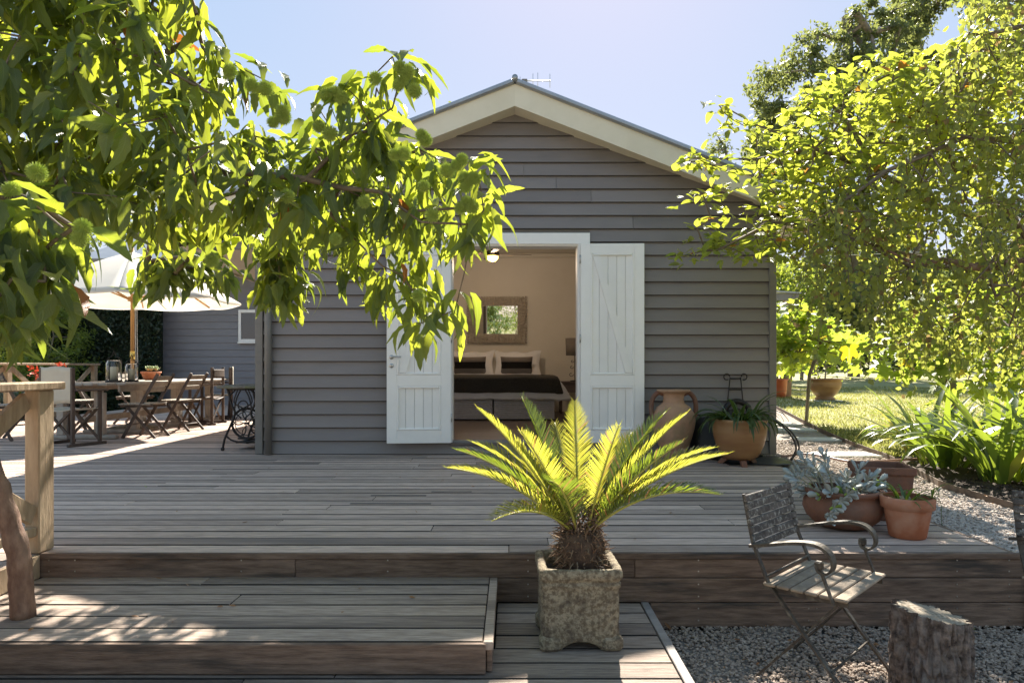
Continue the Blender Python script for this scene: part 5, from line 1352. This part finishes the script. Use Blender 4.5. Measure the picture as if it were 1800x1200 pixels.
# ---------------- blob-crowned trees made of clumps
def clump_tree(name, label, cat, root, H, spots, nleaf, lsz, mat, trunk_r=.16, cr=.8, group=None, seed=1, bark=None, flat=.75, trunkpts=None, tip=.012):
    """spots: world centres of foliage clumps"""
    global rng
    rng = np.random.default_rng(seed); o = thing(name, label, cat, root, 0, group)
    rx, ry, rz = root
    tp_ = trunkpts or [(rx, ry, rz), (rx+.1, ry, rz+H*.25), (rx-.05, ry, rz+H*.5), (rx+.1, ry, rz+H*.7)]
    P, par, rad, ends, ns = grow([tp_], spots, max(.5, cr*.7), cr*.08, tip, .5, .05)
    limbs_mb(P, par, np.maximum(rad, tip), range(1, len(tp_)), n=8).build('trunk', bark or m_barkg, o, world=True)
    limbs_mb(P, par, rad, range(len(tp_), len(P))).build('branches', bark or m_barkg, o, world=True)
    S = np.array(spots); n = len(S); idx = rng.integers(0, n, nleaf)
    u = rand_dirs(nleaf)*(rng.random(nleaf)**.45)[:, None]*cr*(.6+.6*rng.random(n))[idx][:, None]; u[:, 2] *= flat
    pos = S[idx]+u; d = rand_dirs(nleaf)+np.array((0, 0, -.3)); nr = rand_dirs(nleaf)+np.array((0, 0, .7))
    me = leaf_mesh('crown', T_Q, pos, d, nr, lsz*(.6+.7*rng.random(nleaf)), mat, off=np.array(root))
    link('crown', me, o); return o
random.seed(61)
euc = 'tall eucalypts behind the garden'
def gum(label, rootpx, Yd, poly, n, seed, nl=15000, cr=.85):
    random.seed(seed); spots = sample_poly(poly, n, lambda x, y: Yd-2+4*random.random(), 16)
    rx = (rootpx-900)*Yd/1220; rt = (rx, Yd, .3)
    tp_ = [rt, (rx+.3, Yd, 4), (rx-.2, Yd, 8), at(poly[0][0], poly[0][1], Yd)]
    clump_tree('eucalyptus_tree', label, 'tree', rt, 16, spots, nl, .26, m_euc, cr=cr, group=euc, seed=seed, trunkpts=tp_, tip=.028)
gum('left spreading eucalypt with open clumped crown against the sky', 1500, 36, [(1490,30),(1440,40),(1390,70),(1378,110),(1335,118),(1322,160),(1330,200),(1345,215),(1322,238),(1310,270),(1330,300),(1480,320),(1600,250),(1650,150),(1640,60),(1600,0),(1520,0)], 130, 71, 19000, .62)
gum('lower leftmost eucalypt clump beside the roof end', 1430, 39, [(1400,260),(1345,190),(1330,240),(1310,270),(1320,300),(1400,320),(1430,250)], 48, 72, 7500, .62)
gum('tall central eucalypt with bare forked limbs at the top edge', 1620, 40, [(1610,150),(1560,-30),(1590,-120),(1700,-120),(1690,0),(1650,20),(1600,90),(1660,110),(1700,180),(1620,300)], 110, 73, 16000, .7)
gum('rightmost tall eucalypt behind the birch', 1740, 38, [(1720,150),(1690,-60),(1760,-160),(1900,-160),(1900,150),(1800,300),(1700,300)], 90, 74, 12000, .9)
def bush_tree(label, x, y, H, Rr, mat, seed, nl=5000, name='tree', cat='tree', lsz=.2, group=None, z=0., cr=None):
    random.seed(seed); spots = []
    for _ in range(int(40)):
        a = random.random()*6.28; t = random.random(); r = Rr*math.sqrt(random.random())*(math.sin(math.pi*min(1, .18+.8*t))**.6)
        spots.append(np.array((x+r*math.cos(a), y+r*math.sin(a), z+H*(.22+.75*t))))
    return clump_tree(name, label, cat, (x, y, z), H, spots, nl, lsz, mat, cr=cr or Rr*.38, group=group, seed=seed, tip=.012*H/8)
far = 'woodland trees beyond the lawn'
for i, (x, y, H, r, lab) in enumerate((
    (12.5, 30, 8.5, 3.2, 'dark green woodland tree just past the house corner'), (17.5, 33, 9, 3.6, 'dark green woodland tree beyond the shrub on the lawn'),
    (22.5, 31, 8.5, 3.6, 'dark green woodland tree behind the fig tree'), (29, 33, 9.5, 4.2, 'broad dark woodland tree at the right edge'), (9.8, 44, 10, 3.6, 'distant tree beyond the shelter roof'),
    (35, 40, 11, 4.6, 'outermost woodland tree on the right'))):
    bush_tree(lab, x, y, H, r, m_far, 80+i, 7000, lsz=.30, group=far)
bush_tree('pale sunlit bush above the shelter roof', 9.6, 24, 4.6, 1.5, m_bush, 90, 5000, name='bush', cat='bush', lsz=.16)
bush_tree('dry twiggy tree top showing above the right roof slope', 8.75, 29, 11.2, 1.0, m_euc, 91, 1500, lsz=.16)
bush_tree('thin distant tree top showing above the left roof slope', -3.4, 42, 17.2, 2.2, m_euc, 92, 1400, lsz=.2)
for i, (x, y, H, r, lab) in enumerate(((-19, 30, 7.5, 3.2, 'dark tree far left beyond the railing'), (-14.5, 27, 6.5, 2.6, 'round garden tree behind the dark hedge'), (-25, 27, 7.5, 3.4, 'leftmost garden tree beyond the railing'))):
    bush_tree(lab, x, y, H, r, m_far, 95+i, 6000, lsz=.24, z=-.4, group='garden trees on the left')
for i, (x, y, H, r, m, lab) in enumerate(((-11.3, 14.6, 2.7, 1.0, m_bush, 'sunlit green bush at the left frame edge behind the railing'), (-10.4, 15.6, 2.9, .8, m_bush, 'sunlit leafy bush between railing and dark hedge'),
    (-10.0, 13.2, 1.1, .65, m_lav, 'low grey green lavender bush behind the far railing'), (-9.6, 11.4, .9, .6, m_lav, 'low grey green bush left of the dining table'), (-12.8, 13.0, 2.2, 1.1, m_bush, 'broad green bush outside the left railing'))):
    bush_tree(lab, x, y, H, r, m, 100+i, 5200, name='bush', cat='bush', lsz=.085, z=-.42, cr=r*.45)
def wood_belt(name, x0, x1, y0, y1, H, n, seed, zb=0):
    r = np.random.default_rng(seed); X = x0+(x1-x0)*r.random(n); Yb = y0+(y1-y0)*r.random(n)
    top = H*(.72+.16*np.sin(X*.45+1)+.10*np.sin(X*1.3)+.06*np.sin(X*3.1)); Z = zb+top*r.random(n)**.8
    me = leaf_mesh(name, T_Q, np.stack([X, Yb, Z], 1), rand_dirs(n), rand_dirs(n)+np.array((0, 0, .6)), .45+.35*r.random(n), m_far)
    o = link(name, me, kind='stuff'); return o
tag(wood_belt('distant_woodland', 6, 90, 52, 60, 12.5, 60000, 5), 'far wood reading as one dark green mass beyond the lawn', 'woodland')
tag(wood_belt('distant_woodland', -90, -13, 38, 46, 8.0, 40000, 6, -.4), 'far wood reading as one green mass on the left', 'woodland')
# trees at the photographer's back, seen in the mirror
for i, (x, y, H, r, lab) in enumerate(((-4.6, -17, 5.5, 2.6, 'leafy garden tree behind the camera on the left'), (.2, -19, 6.0, 3.0, 'leafy garden tree behind the camera in the middle'), (5.2, -17.5, 5.2, 2.6, 'leafy garden tree behind the camera on the right'), (-13, -15, 6.0, 3, 'tall leafy tree behind the camera far left'), (13, -15, 6.0, 3, 'tall leafy tree behind the camera far right'))):
    bush_tree(lab, x, y, H, r, m_bush, 110+i, 9000, lsz=.16, z=-.4)
# hedge
random.seed(7); rng = np.random.default_rng(7)
hd = thing('hedge', 'dense dark evergreen hedge behind the parasol pole', 'hedge', (-10.2, 16.5, 0))
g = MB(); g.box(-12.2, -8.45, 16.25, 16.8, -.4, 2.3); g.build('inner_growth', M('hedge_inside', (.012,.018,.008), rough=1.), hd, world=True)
n = 26000; X = -12.4+4.15*rng.random(n); Z = -.35+2.95*rng.random(n); Yh = 16.12+.22*rng.random(n)+.10*np.sin(X*5)*np.sin(Z*4); tp2 = rng.random(n) < .12; Z[tp2] = 2.35+.25*rng.random(tp2.sum()); Yh[tp2] = 16.1+.8*rng.random(tp2.sum())
pos = np.stack([X, Yh, Z], 1); d = rand_dirs(n)+np.array((0, -.3, .1)); nr = rand_dirs(n)*.8+np.array((0, -.8, .6))
link('foliage', leaf_mesh('foliage', T_Q, pos, d, nr, .06+.04*rng.random(n), m_hedge, off=np.array(wloc(hd))), hd, kind='stuff')
# red flowers by the railing
mf = M('red_petals', (.65,.06,.03), (.75,.14,.05), 20, .6, trans=.2)
for k, (x, y, lab) in enumerate(((62, 652, 'red aeonium like flower head left of the canvas chair'), (108, 646, 'red flower head by the far railing post'), (74, 664, 'orange red flower low behind the railing'))):
    fl = thing('flower', lab, 'flower', tuple(at(x, y, 12.6)), 0, 'red flowers behind the railing'); n = 26
    link('bloom', leaf_mesh('bloom', T_Q, rng.normal(size=(n, 3))*.05, rand_dirs(n)+np.array((0, 0, .5)), rand_dirs(n), .07+.03*rng.random(n), mf), fl)
    g = MB(); zb_ = -.42-at(x, y, 12.6)[2]; g.tube(crv([(0, 0, 0), (.02, 0, zb_*.5), (0, 0, zb_)], 4), .007, 5); g.build('stem', m_bush if False else m_twig, fl)

# ---------------- strap leaved plants
def strap_leaf(L, w, lean, droop, n=7, twist=0., fold=.25):
    g = MB(); vs = []; ang = R(90)-lean; x = z = 0; st = L/n
    for i in range(n+1):
        t = i/n; ww = w*.5*(min(1, .45+t*3))*(1-t**3.2)+.0008
        tw = twist*t; c, s_ = math.cos(tw), math.sin(tw)
        vs += [(x, -ww*c, z+fold*ww-ww*s_*.5), (x, 0, z), (x, ww*c, z+fold*ww+ww*s_*.5)]
        x += math.cos(ang)*st; z += math.sin(ang)*st; ang -= droop/n*(1+t*.6)
    fs = []
    for i in range(n):
        a = i*3; fs += [(a, a+3, a+4, a+1), (a+1, a+4, a+5, a+2)]
    g.add(vs, fs, True); return g
def with_uv(me, n):
    uv = me.uv_layers.new(name='UVMap'); nv = len(me.vertices)
    for l in me.loops:
        i = l.vertex_index; uv.data[l.index].uv = ((i % 3)/2, (i//3)/n)
def strap_set(mat, specs):
    out = []
    for sp__ in specs:
        me = strap_leaf(*sp__).mesh('leaf', mat); with_uv(me, 7); out.append(me)
    return out
m_cliv = leafmat('strap_leaf', (.045,.085,.022), (.42,.52,.05), .38, refl2=(.075,.12,.03), tra2=(.30,.42,.04), rough=.32, spec=.65, odd=(.55,.50,.10), oddp=.04, veins=False)
m_clivd = leafmat('dark_strap_leaf', (.04,.075,.028), (.20,.30,.04), .3, refl2=(.06,.10,.035), rough=.33, veins=False)
random.seed(77)
big = strap_set(m_cliv, [(random.uniform(.55, .92), random.uniform(.055, .080), R(random.uniform(2, 34)), R(random.uniform(25, 120)), 7, random.uniform(-.6, .6)) for _ in range(16)])
def strap_plant(name, label, cat, loc, meshes, n, r0, group=None, flat=0., sc=(.8, 1.15)):
    o = thing(name, label, cat, loc, 0, group)
    for k in range(n):
        me = random.choice(meshes); q = link('leaf', me, o); a = k*2.399+random.uniform(-.3, .3)
        rr = r0*math.sqrt(random.random()); q.location = (rr*math.cos(a), rr*math.sin(a), random.uniform(-.01, .01)); q.rotation_euler = (random.uniform(-.25, .25), random.uniform(-.2, .3)+flat*rr/r0, a+random.uniform(-.4, .4)); s = random.uniform(*sc); q.scale = (s, s, s)
    return o
labs = ['strappy clump nearest the path edge with pale sunlit tips', 'strappy clump right behind the orange pot, arching over the gravel', 'tall strappy clump in the middle of the bed', 'strappy clump below the fig trunk',
        'dark strappy clump at the right edge over the mulch', 'back strappy clump beside the fig tree', 'glowing strappy clump at the far right of the bed', 'low strappy clump at the left end of the bed']
for k, (x, y) in enumerate(((3.95, 6.35), (3.95, 5.55), (4.4, 6.2), (4.75, 6.9), (4.4, 5.3), (5.1, 6.4), (5.3, 7.1), (4.3, 7.2))):
    strap_plant('clivia_plant', labs[k], 'plant', (x, y, .02), big, 52, .20, 'strap leaved plants in the bed')
small = strap_set(m_clivd, [(random.uniform(.30, .50), random.uniform(.024, .036), R(random.uniform(5, 50)), R(random.uniform(60, 160)), 7, random.uniform(-.6, .6)) for _ in range(12)])
strap_plant('clivia_plant', 'dark green strappy plant filling the ochre glazed pot', 'plant', (2.17, 6.62, .385), small, 110, .17)
tiny = strap_set(m_cliv, [(random.uniform(.14, .26), random.uniform(.010, .016), R(random.uniform(5, 50)), R(random.uniform(40, 120)), 7, random.uniform(-.5, .5)) for _ in range(8)])
o = strap_plant('spider_plant', 'small narrow leaved plant in the plain orange pot', 'plant', (sx_-.02, sy_, .172), tiny, 20, .035)
g = MB()
for k in range(5): g.lathe([(.001, -.005), (.014, .0), (.016, .02), (.006, .045), (.001, .05)], 10, (random.uniform(-.03, .03), random.uniform(-.03, .03), 0))
g.build('bulb', M('pale_bulb', (.35,.28,.15), (.25,.17,.09), 30, .7), o)
o = strap_plant('spider_plant', 'trailing baby plant hanging over the right rim of the orange pot', 'plant', (sx_+.11, sy_-.04, .22), tiny, 9, .012, sc=(.5, .75))
g = MB(); g.tube(crv([(0, 0, 0), (-.05, .02, .01), (-.11, .04, -.045)], 4), .002, 5); g.tube(crv([(0, 0, 0), (.04, -.01, -.02), (.045, -.01, -.12), (.05, -.01, -.15)], 4), .0015, 5); g.build('runner', m_cliv, o)

# ---------------- silver succulent
random.seed(5); m_silver = leafmat('silver_succulent_leaf', (.44,.47,.43), (.40,.46,.28), .15, refl2=(.56,.58,.54), rough=.65, odd=(.35,.48,.10), oddp=.06, veins=False, spec=.25)
def spoon(L, w):
    g = MB(); vs = []; n = 6
    for i in range(n+1):
        t = i/n; ww = w*.5*(.22+.78*math.sin(math.pi*min(1, t**1.7)*.93)**.8 if 0 < t < 1 else (.2 if t == 0 else .12)); z = .22*L*t*t
        vs += [(t*L, -ww, z+.30*ww), (t*L, 0, z), (t*L, ww, z+.30*ww), (t*L, 0, z-.0035)]
    for i in range(n):
        a = i*4; g_ = [(a, a+4, a+5, a+1), (a+1, a+5, a+6, a+2), (a+2, a+6, a+7, a+3), (a+3, a+7, a+4, a)]
        for f in g_: pass
        fs_.extend(g_)
    return vs
sms = []
for L, w in ((.066, .034), (.056, .031), (.074, .034), (.046, .027)):
    fs_ = []; vs = spoon(L, w); g = MB(); g.add(vs, fs_, True); sms.append(g.mesh('leaf', m_silver))
su = thing('succulent_plant', 'silvery spoon leaved succulent spilling over the wide terracotta bowl', 'plant', (bx, by, .185))
stems = MB(); bits = 0
heads = [(1385+random.uniform(0, 160), 0) for _ in range(0)]
for k, (hx_, hy_) in enumerate(((1392,845),(1412,806),(1402,826),(1432,835),(1447,800),(1452,822),(1425,860),(1440,870),(1468,868),(1478,852),(1512,822),(1505,850),(1530,838),(1538,860),(1522,862),(1496,860),(1460,866),(1415,862),(1485,868),(1545,845),(1430,815),(1490,835),(1395,835),(1550,856))):
    Yh_ = by+random.uniform(-.16, .14) if hy_ < 880 else by-.22
    
    c = Vector(at(hx_, hy_, Yh_))-Vector((bx, by, .185)); base = Vector((c.x*.5, c.y*.5, 0.0)); 
    mid = (base+c)/2+Vector((0, 0, .02)); stems.tube(crv([base, mid, c], 4), .004, 5); up = (c-base).normalized() if (c-base).length > .02 else Vector((0, 0, 1))
    if up.z < .1: up = (up+Vector((0, 0, .3))).normalized()
    rot = up.to_track_quat('Z', 'Y')
    for j in range(9):
        a = j*2.4+k; el = .95-j*.11; p = c-up*.007*j
        q = link('leaf', sms[(j+k) % 4], su); m = Matrix.Translation(p) @ rot.to_matrix().to_4x4() @ Matrix.Rotation(a, 4, 'Z') @ Matrix.Rotation(-el, 4, 'Y'); q.matrix_local = m @ Matrix.Scale(random.uniform(.8, 1.15), 4)
for k, (hx_, hy_) in enumerate(((1478,862),(1462,890),(1455,910),(1448,880))):
    pass
stems.build('stems', M('pale_stem', (.30,.28,.18), rough=.8), su)
# trailing shoot over the front rim
random.seed(9)
ts = [at(1490, 868, by-.2), at(1478, 880, by-.24), at(1466, 892, by-.26), at(1459, 905, by-.27)]
for i, c in enumerate(ts):
    for j in range(7):
        q = link('leaf', sms[j % 4], su); q.matrix_local = Matrix.Translation(Vector(c)-Vector((bx, by, .185))) @ Matrix.Rotation(R(100), 4, 'X') @ Matrix.Rotation(j*1.0+i, 4, 'Z') @ Matrix.Rotation(-.4, 4, 'Y') @ Matrix.Scale(.8, 4)
# pale rosette succulent on the table
rs = thing('succulent_plant', 'pale green rosette succulent in the small bowl on the dining table', 'plant', (-5.72, 11.0, TZ_+.12)); m_pale = leafmat('pale_rosette_leaf', (.34,.40,.22), (.4,.45,.2), .15, veins=False)
sm2 = []
for L, w in ((.085, .05), (.07, .045)):
    fs_ = []; vs = spoon(L, w); g = MB(); g.add(vs, fs_, True); sm2.append(g.mesh('leaf', m_pale))
for hd_ in ((0, 0), (.07, .02), (-.06, .03)):
    for j in range(12):
        q = link('leaf', sm2[j % 2], rs); q.matrix_local = Matrix.Translation((hd_[0], hd_[1], .03)) @ Matrix.Rotation(j*2.4, 4, 'Z') @ Matrix.Rotation(-1.1+j*.08, 4, 'Y')

# ---------------- sago palm
random.seed(12); rng = np.random.default_rng(12)
cx_, cy_, cz_ = .295, 3.01, .19
sg = thing('sago_palm', 'sago palm with glowing yellow green feathery fronds growing in the stone planter', 'palm', (cx_, cy_, .05))
m_frond = leafmat('cycad_leaflet', (.055,.085,.022), (.74,.68,.09), .48, refl2=(.09,.12,.03), tra2=(.56,.58,.06), rough=.3, spec=.7, veins=False, odd=(.50,.30,.10), oddp=.03)
m_frond2 = leafmat('dull_cycad_leaflet', (.06,.095,.035), (.34,.42,.03), .36, refl2=(.10,.14,.05), tra2=(.24,.32,.03), rough=.3, spec=.8, veins=False, odd=(.40,.22,.08), oddp=.05)
m_rach = M('yellow_green_rachis', (.32,.32,.05), (.40,.36,.08), 8, .5)
g = MB(); g.lathe([(.06, -.02), (.085, .02), (.10, .07), (.10, .12), (.085, .16), (.04, .19), (.001, .195)], 24, wob=.06); g.build('caudex', M('cycad_core', (.05,.03,.02), (.12,.075,.045), 30, .95, .9, 60), sg)
stub = MB(); stub2 = MB()
for k in range(560):
    a = k*2.399; z = .01+.18*(k/330); r = .095*(1-.25*abs(z-.09)/.1); tilt = random.uniform(.1, .9)
    p = Vector((r*math.cos(a)*.9, r*math.sin(a)*.9, z)); d = Vector((math.cos(a+random.uniform(-.5, .5)), math.sin(a+random.uniform(-.5, .5)), random.uniform(-.7, 1.1))).normalized(); L = random.uniform(.02, .075)
    (stub if k % 5 < 3 else stub2).tube([p, p+d*L*.6, p+d*L+Vector((0, 0, random.uniform(-.02, .01)))], [random.uniform(.0025, .006), .003, .0007], 4)
stub.build('leaf_stubs', M('brown_stub', (.10,.055,.03), (.24,.14,.08), 40, .9), sg, kind='stuff'); stub2.build('pale_leaf_stubs', m_fibre, sg, kind='stuff')
tips_ = [(838,717,-.05,.16),(917,697,.15,.12),(1010,705,.18,.06),(1088,747,-.20,.08),(1172,722,.12,.16),(1208,726,-.05,.16),(1201,776,-.22,.14),(1255,787,.05,.20),(1281,797,-.12,.20),(1266,869,-.28,.24),
         (786,822,-.10,.20),(801,790,.05,.20),(830,777,.22,.18),(865,915,-.30,.20),(924,752,.05,.10),(915,757,-.22,.12),(965,845,-.36,.20),(1110,760,.25,.10),(880,780,.28,.14),(1150,745,.30,.14),(975,742,.30,.08)]
for k, (tx, ty, dy, arch) in enumerate(tips_):
    tip = Vector(at(tx, ty, cy_+dy)); a = math.atan2(tip.y-cy_, tip.x-cx_); base = Vector((cx_+.045*math.cos(a), cy_+.045*math.sin(a), cz_+.03))
    L = (tip-base).length; ctrl = base+(tip-base)*.45+Vector((0, 0, arch*.6)); 
    def bz_(t): return base*(1-t)**2+ctrl*2*t*(1-t)+tip*t*t
    def tg(t): return ((ctrl-base)*2*(1-t)+(tip-ctrl)*2*t).normalized()
    fr = bpy.data.objects.new('frond', None) ; bpy.data.objects.remove(fr)
    g = MB(); off = wloc(sg); pts = [bz_(i/14)-off for i in range(15)]
    g.tube(pts, [.0055*(1-.8*i/14)+.0008 for i in range(15)], 5)
    ob_ = g.build('frond', m_rach, sg)
    pp, dd_, nn_, ss = [], [], [], []
    nl = int(L/.0085)
    for s in (-1, 1):
        for i in range(nl):
            t = .12+.88*i/nl; T_ = tg(t); p = bz_(t); side = T_.cross(Vector((0, 0, 1)))
            if side.length < .05: side = Vector((math.sin(a), -math.cos(a), 0))
            side.normalize(); up = side.cross(T_).normalized()
            prof_ = math.sin(math.pi*min(1, .10+.90*t))**.55 if t < .98 else .35
            d = (side*s*.80+T_*(.42+.75*t)+up*(.60-.15*t)+Vector(rng.normal(size=3))*.05).normalized()
            pp.append(p-off); dd_.append(d); nn_.append(up-side*s*.5); ss.append(.112*prof_*random.uniform(.88, 1.06))
    tl_ = (np.array([(0,0,0),(.030,.25,.0),(.026,.7,-.02),(0,1,-.07),(-.026,.7,-.02),(-.030,.25,0)], float), [(0,1,2,3),(0,3,4,5)], np.array([(.5,0),(1,.25),(1,.7),(.5,1),(0,.7),(0,.25)], float))
    link('leaflets', leaf_mesh('leaflets', tl_, np.array([tuple(x) for x in pp]), np.array([tuple(x) for x in dd_]), np.array([tuple(x) for x in nn_]), np.array(ss), m_frond if k % 5 in (0, 2, 3) else m_frond2), ob_, kind='stuff')

# ---------------- fallen leaves
m_dry = leafmat('dry_brown_leaf', (.42,.19,.07), (.5,.25,.08), .2, refl2=(.34,.16,.07)); random.seed(3)
for k, (x, y, z, s, lab) in enumerate(((1592,1152,-.366,.075,'curled orange brown leaf lying on the gravel left of the stump'),(1345,1102,-.366,.07,'dry leaf lying on the gravel at the foot of the deck'),(1530,1085,-.366,.06,'small dry leaf against the fascia behind the stump'),
    (1715,1108,-.366,.05,'greenish fallen leaf on the gravel right of the stump'),(258,857,.002,.03,'tiny green leaf lying on the deck'),(285,1018,.0-.119,.03,'small brown leaf on the back of the step'),(1180,1108,-.366,.05,'dry leaf at the corner of gravel and platform'))):
    Yl = (EYE-z)*1220/(y-645); xx = (x-900)*Yl/1220
    o = link('fallen_leaf', leaf_mesh('fallen_leaf', tmpl_blade(6, .4, -.35, .5), np.zeros((1,3)), np.array([[0,1.,.05]]), np.array([[0,0,1.]]), np.array([s]), m_dry if k != 4 and k != 3 else m_bush))
    o.location = (xx, Yl, z+.004); o.rotation_euler.z = [1.3, -1.2, 2.4, .7, 1, 2, .4][k]; tag(o, lab, 'leaf')

# loose small litter on the mulch, the gravel and along the deck boards
random.seed(8); n = 150; P = []
for _ in range(n):
    r = random.random()
    if r < .30: P.append((random.uniform(.8, 2.5), random.uniform(2.5, 3.45), -.358))
    elif r < .55: x_ = random.uniform(-2.3, 2.4); P.append((x_, random.uniform(3.6, 7.2), .004))
    elif r < .62: P.append((random.uniform(-2.2, -.2), random.uniform(2.7, 3.4), -.116))
    else: y_ = random.uniform(3.7, 7.5); P.append((random.uniform(2.55, 4.6), y_, .035))
P = np.array(P); D = rng.normal(size=(n, 3))*np.array((1, 1, .15)); NN = np.tile((0, 0, 1.), (n, 1))+.3*rng.normal(size=(n, 3))
tag(link('leaf_litter', leaf_mesh('leaf_litter', tmpl_blade(4, .45, -.2, .4), P, D, NN, .012+.022*rng.random(n), m_dry), kind='stuff'), 'scattered small dry leaves on boards, gravel and mulch', 'leaf litter')
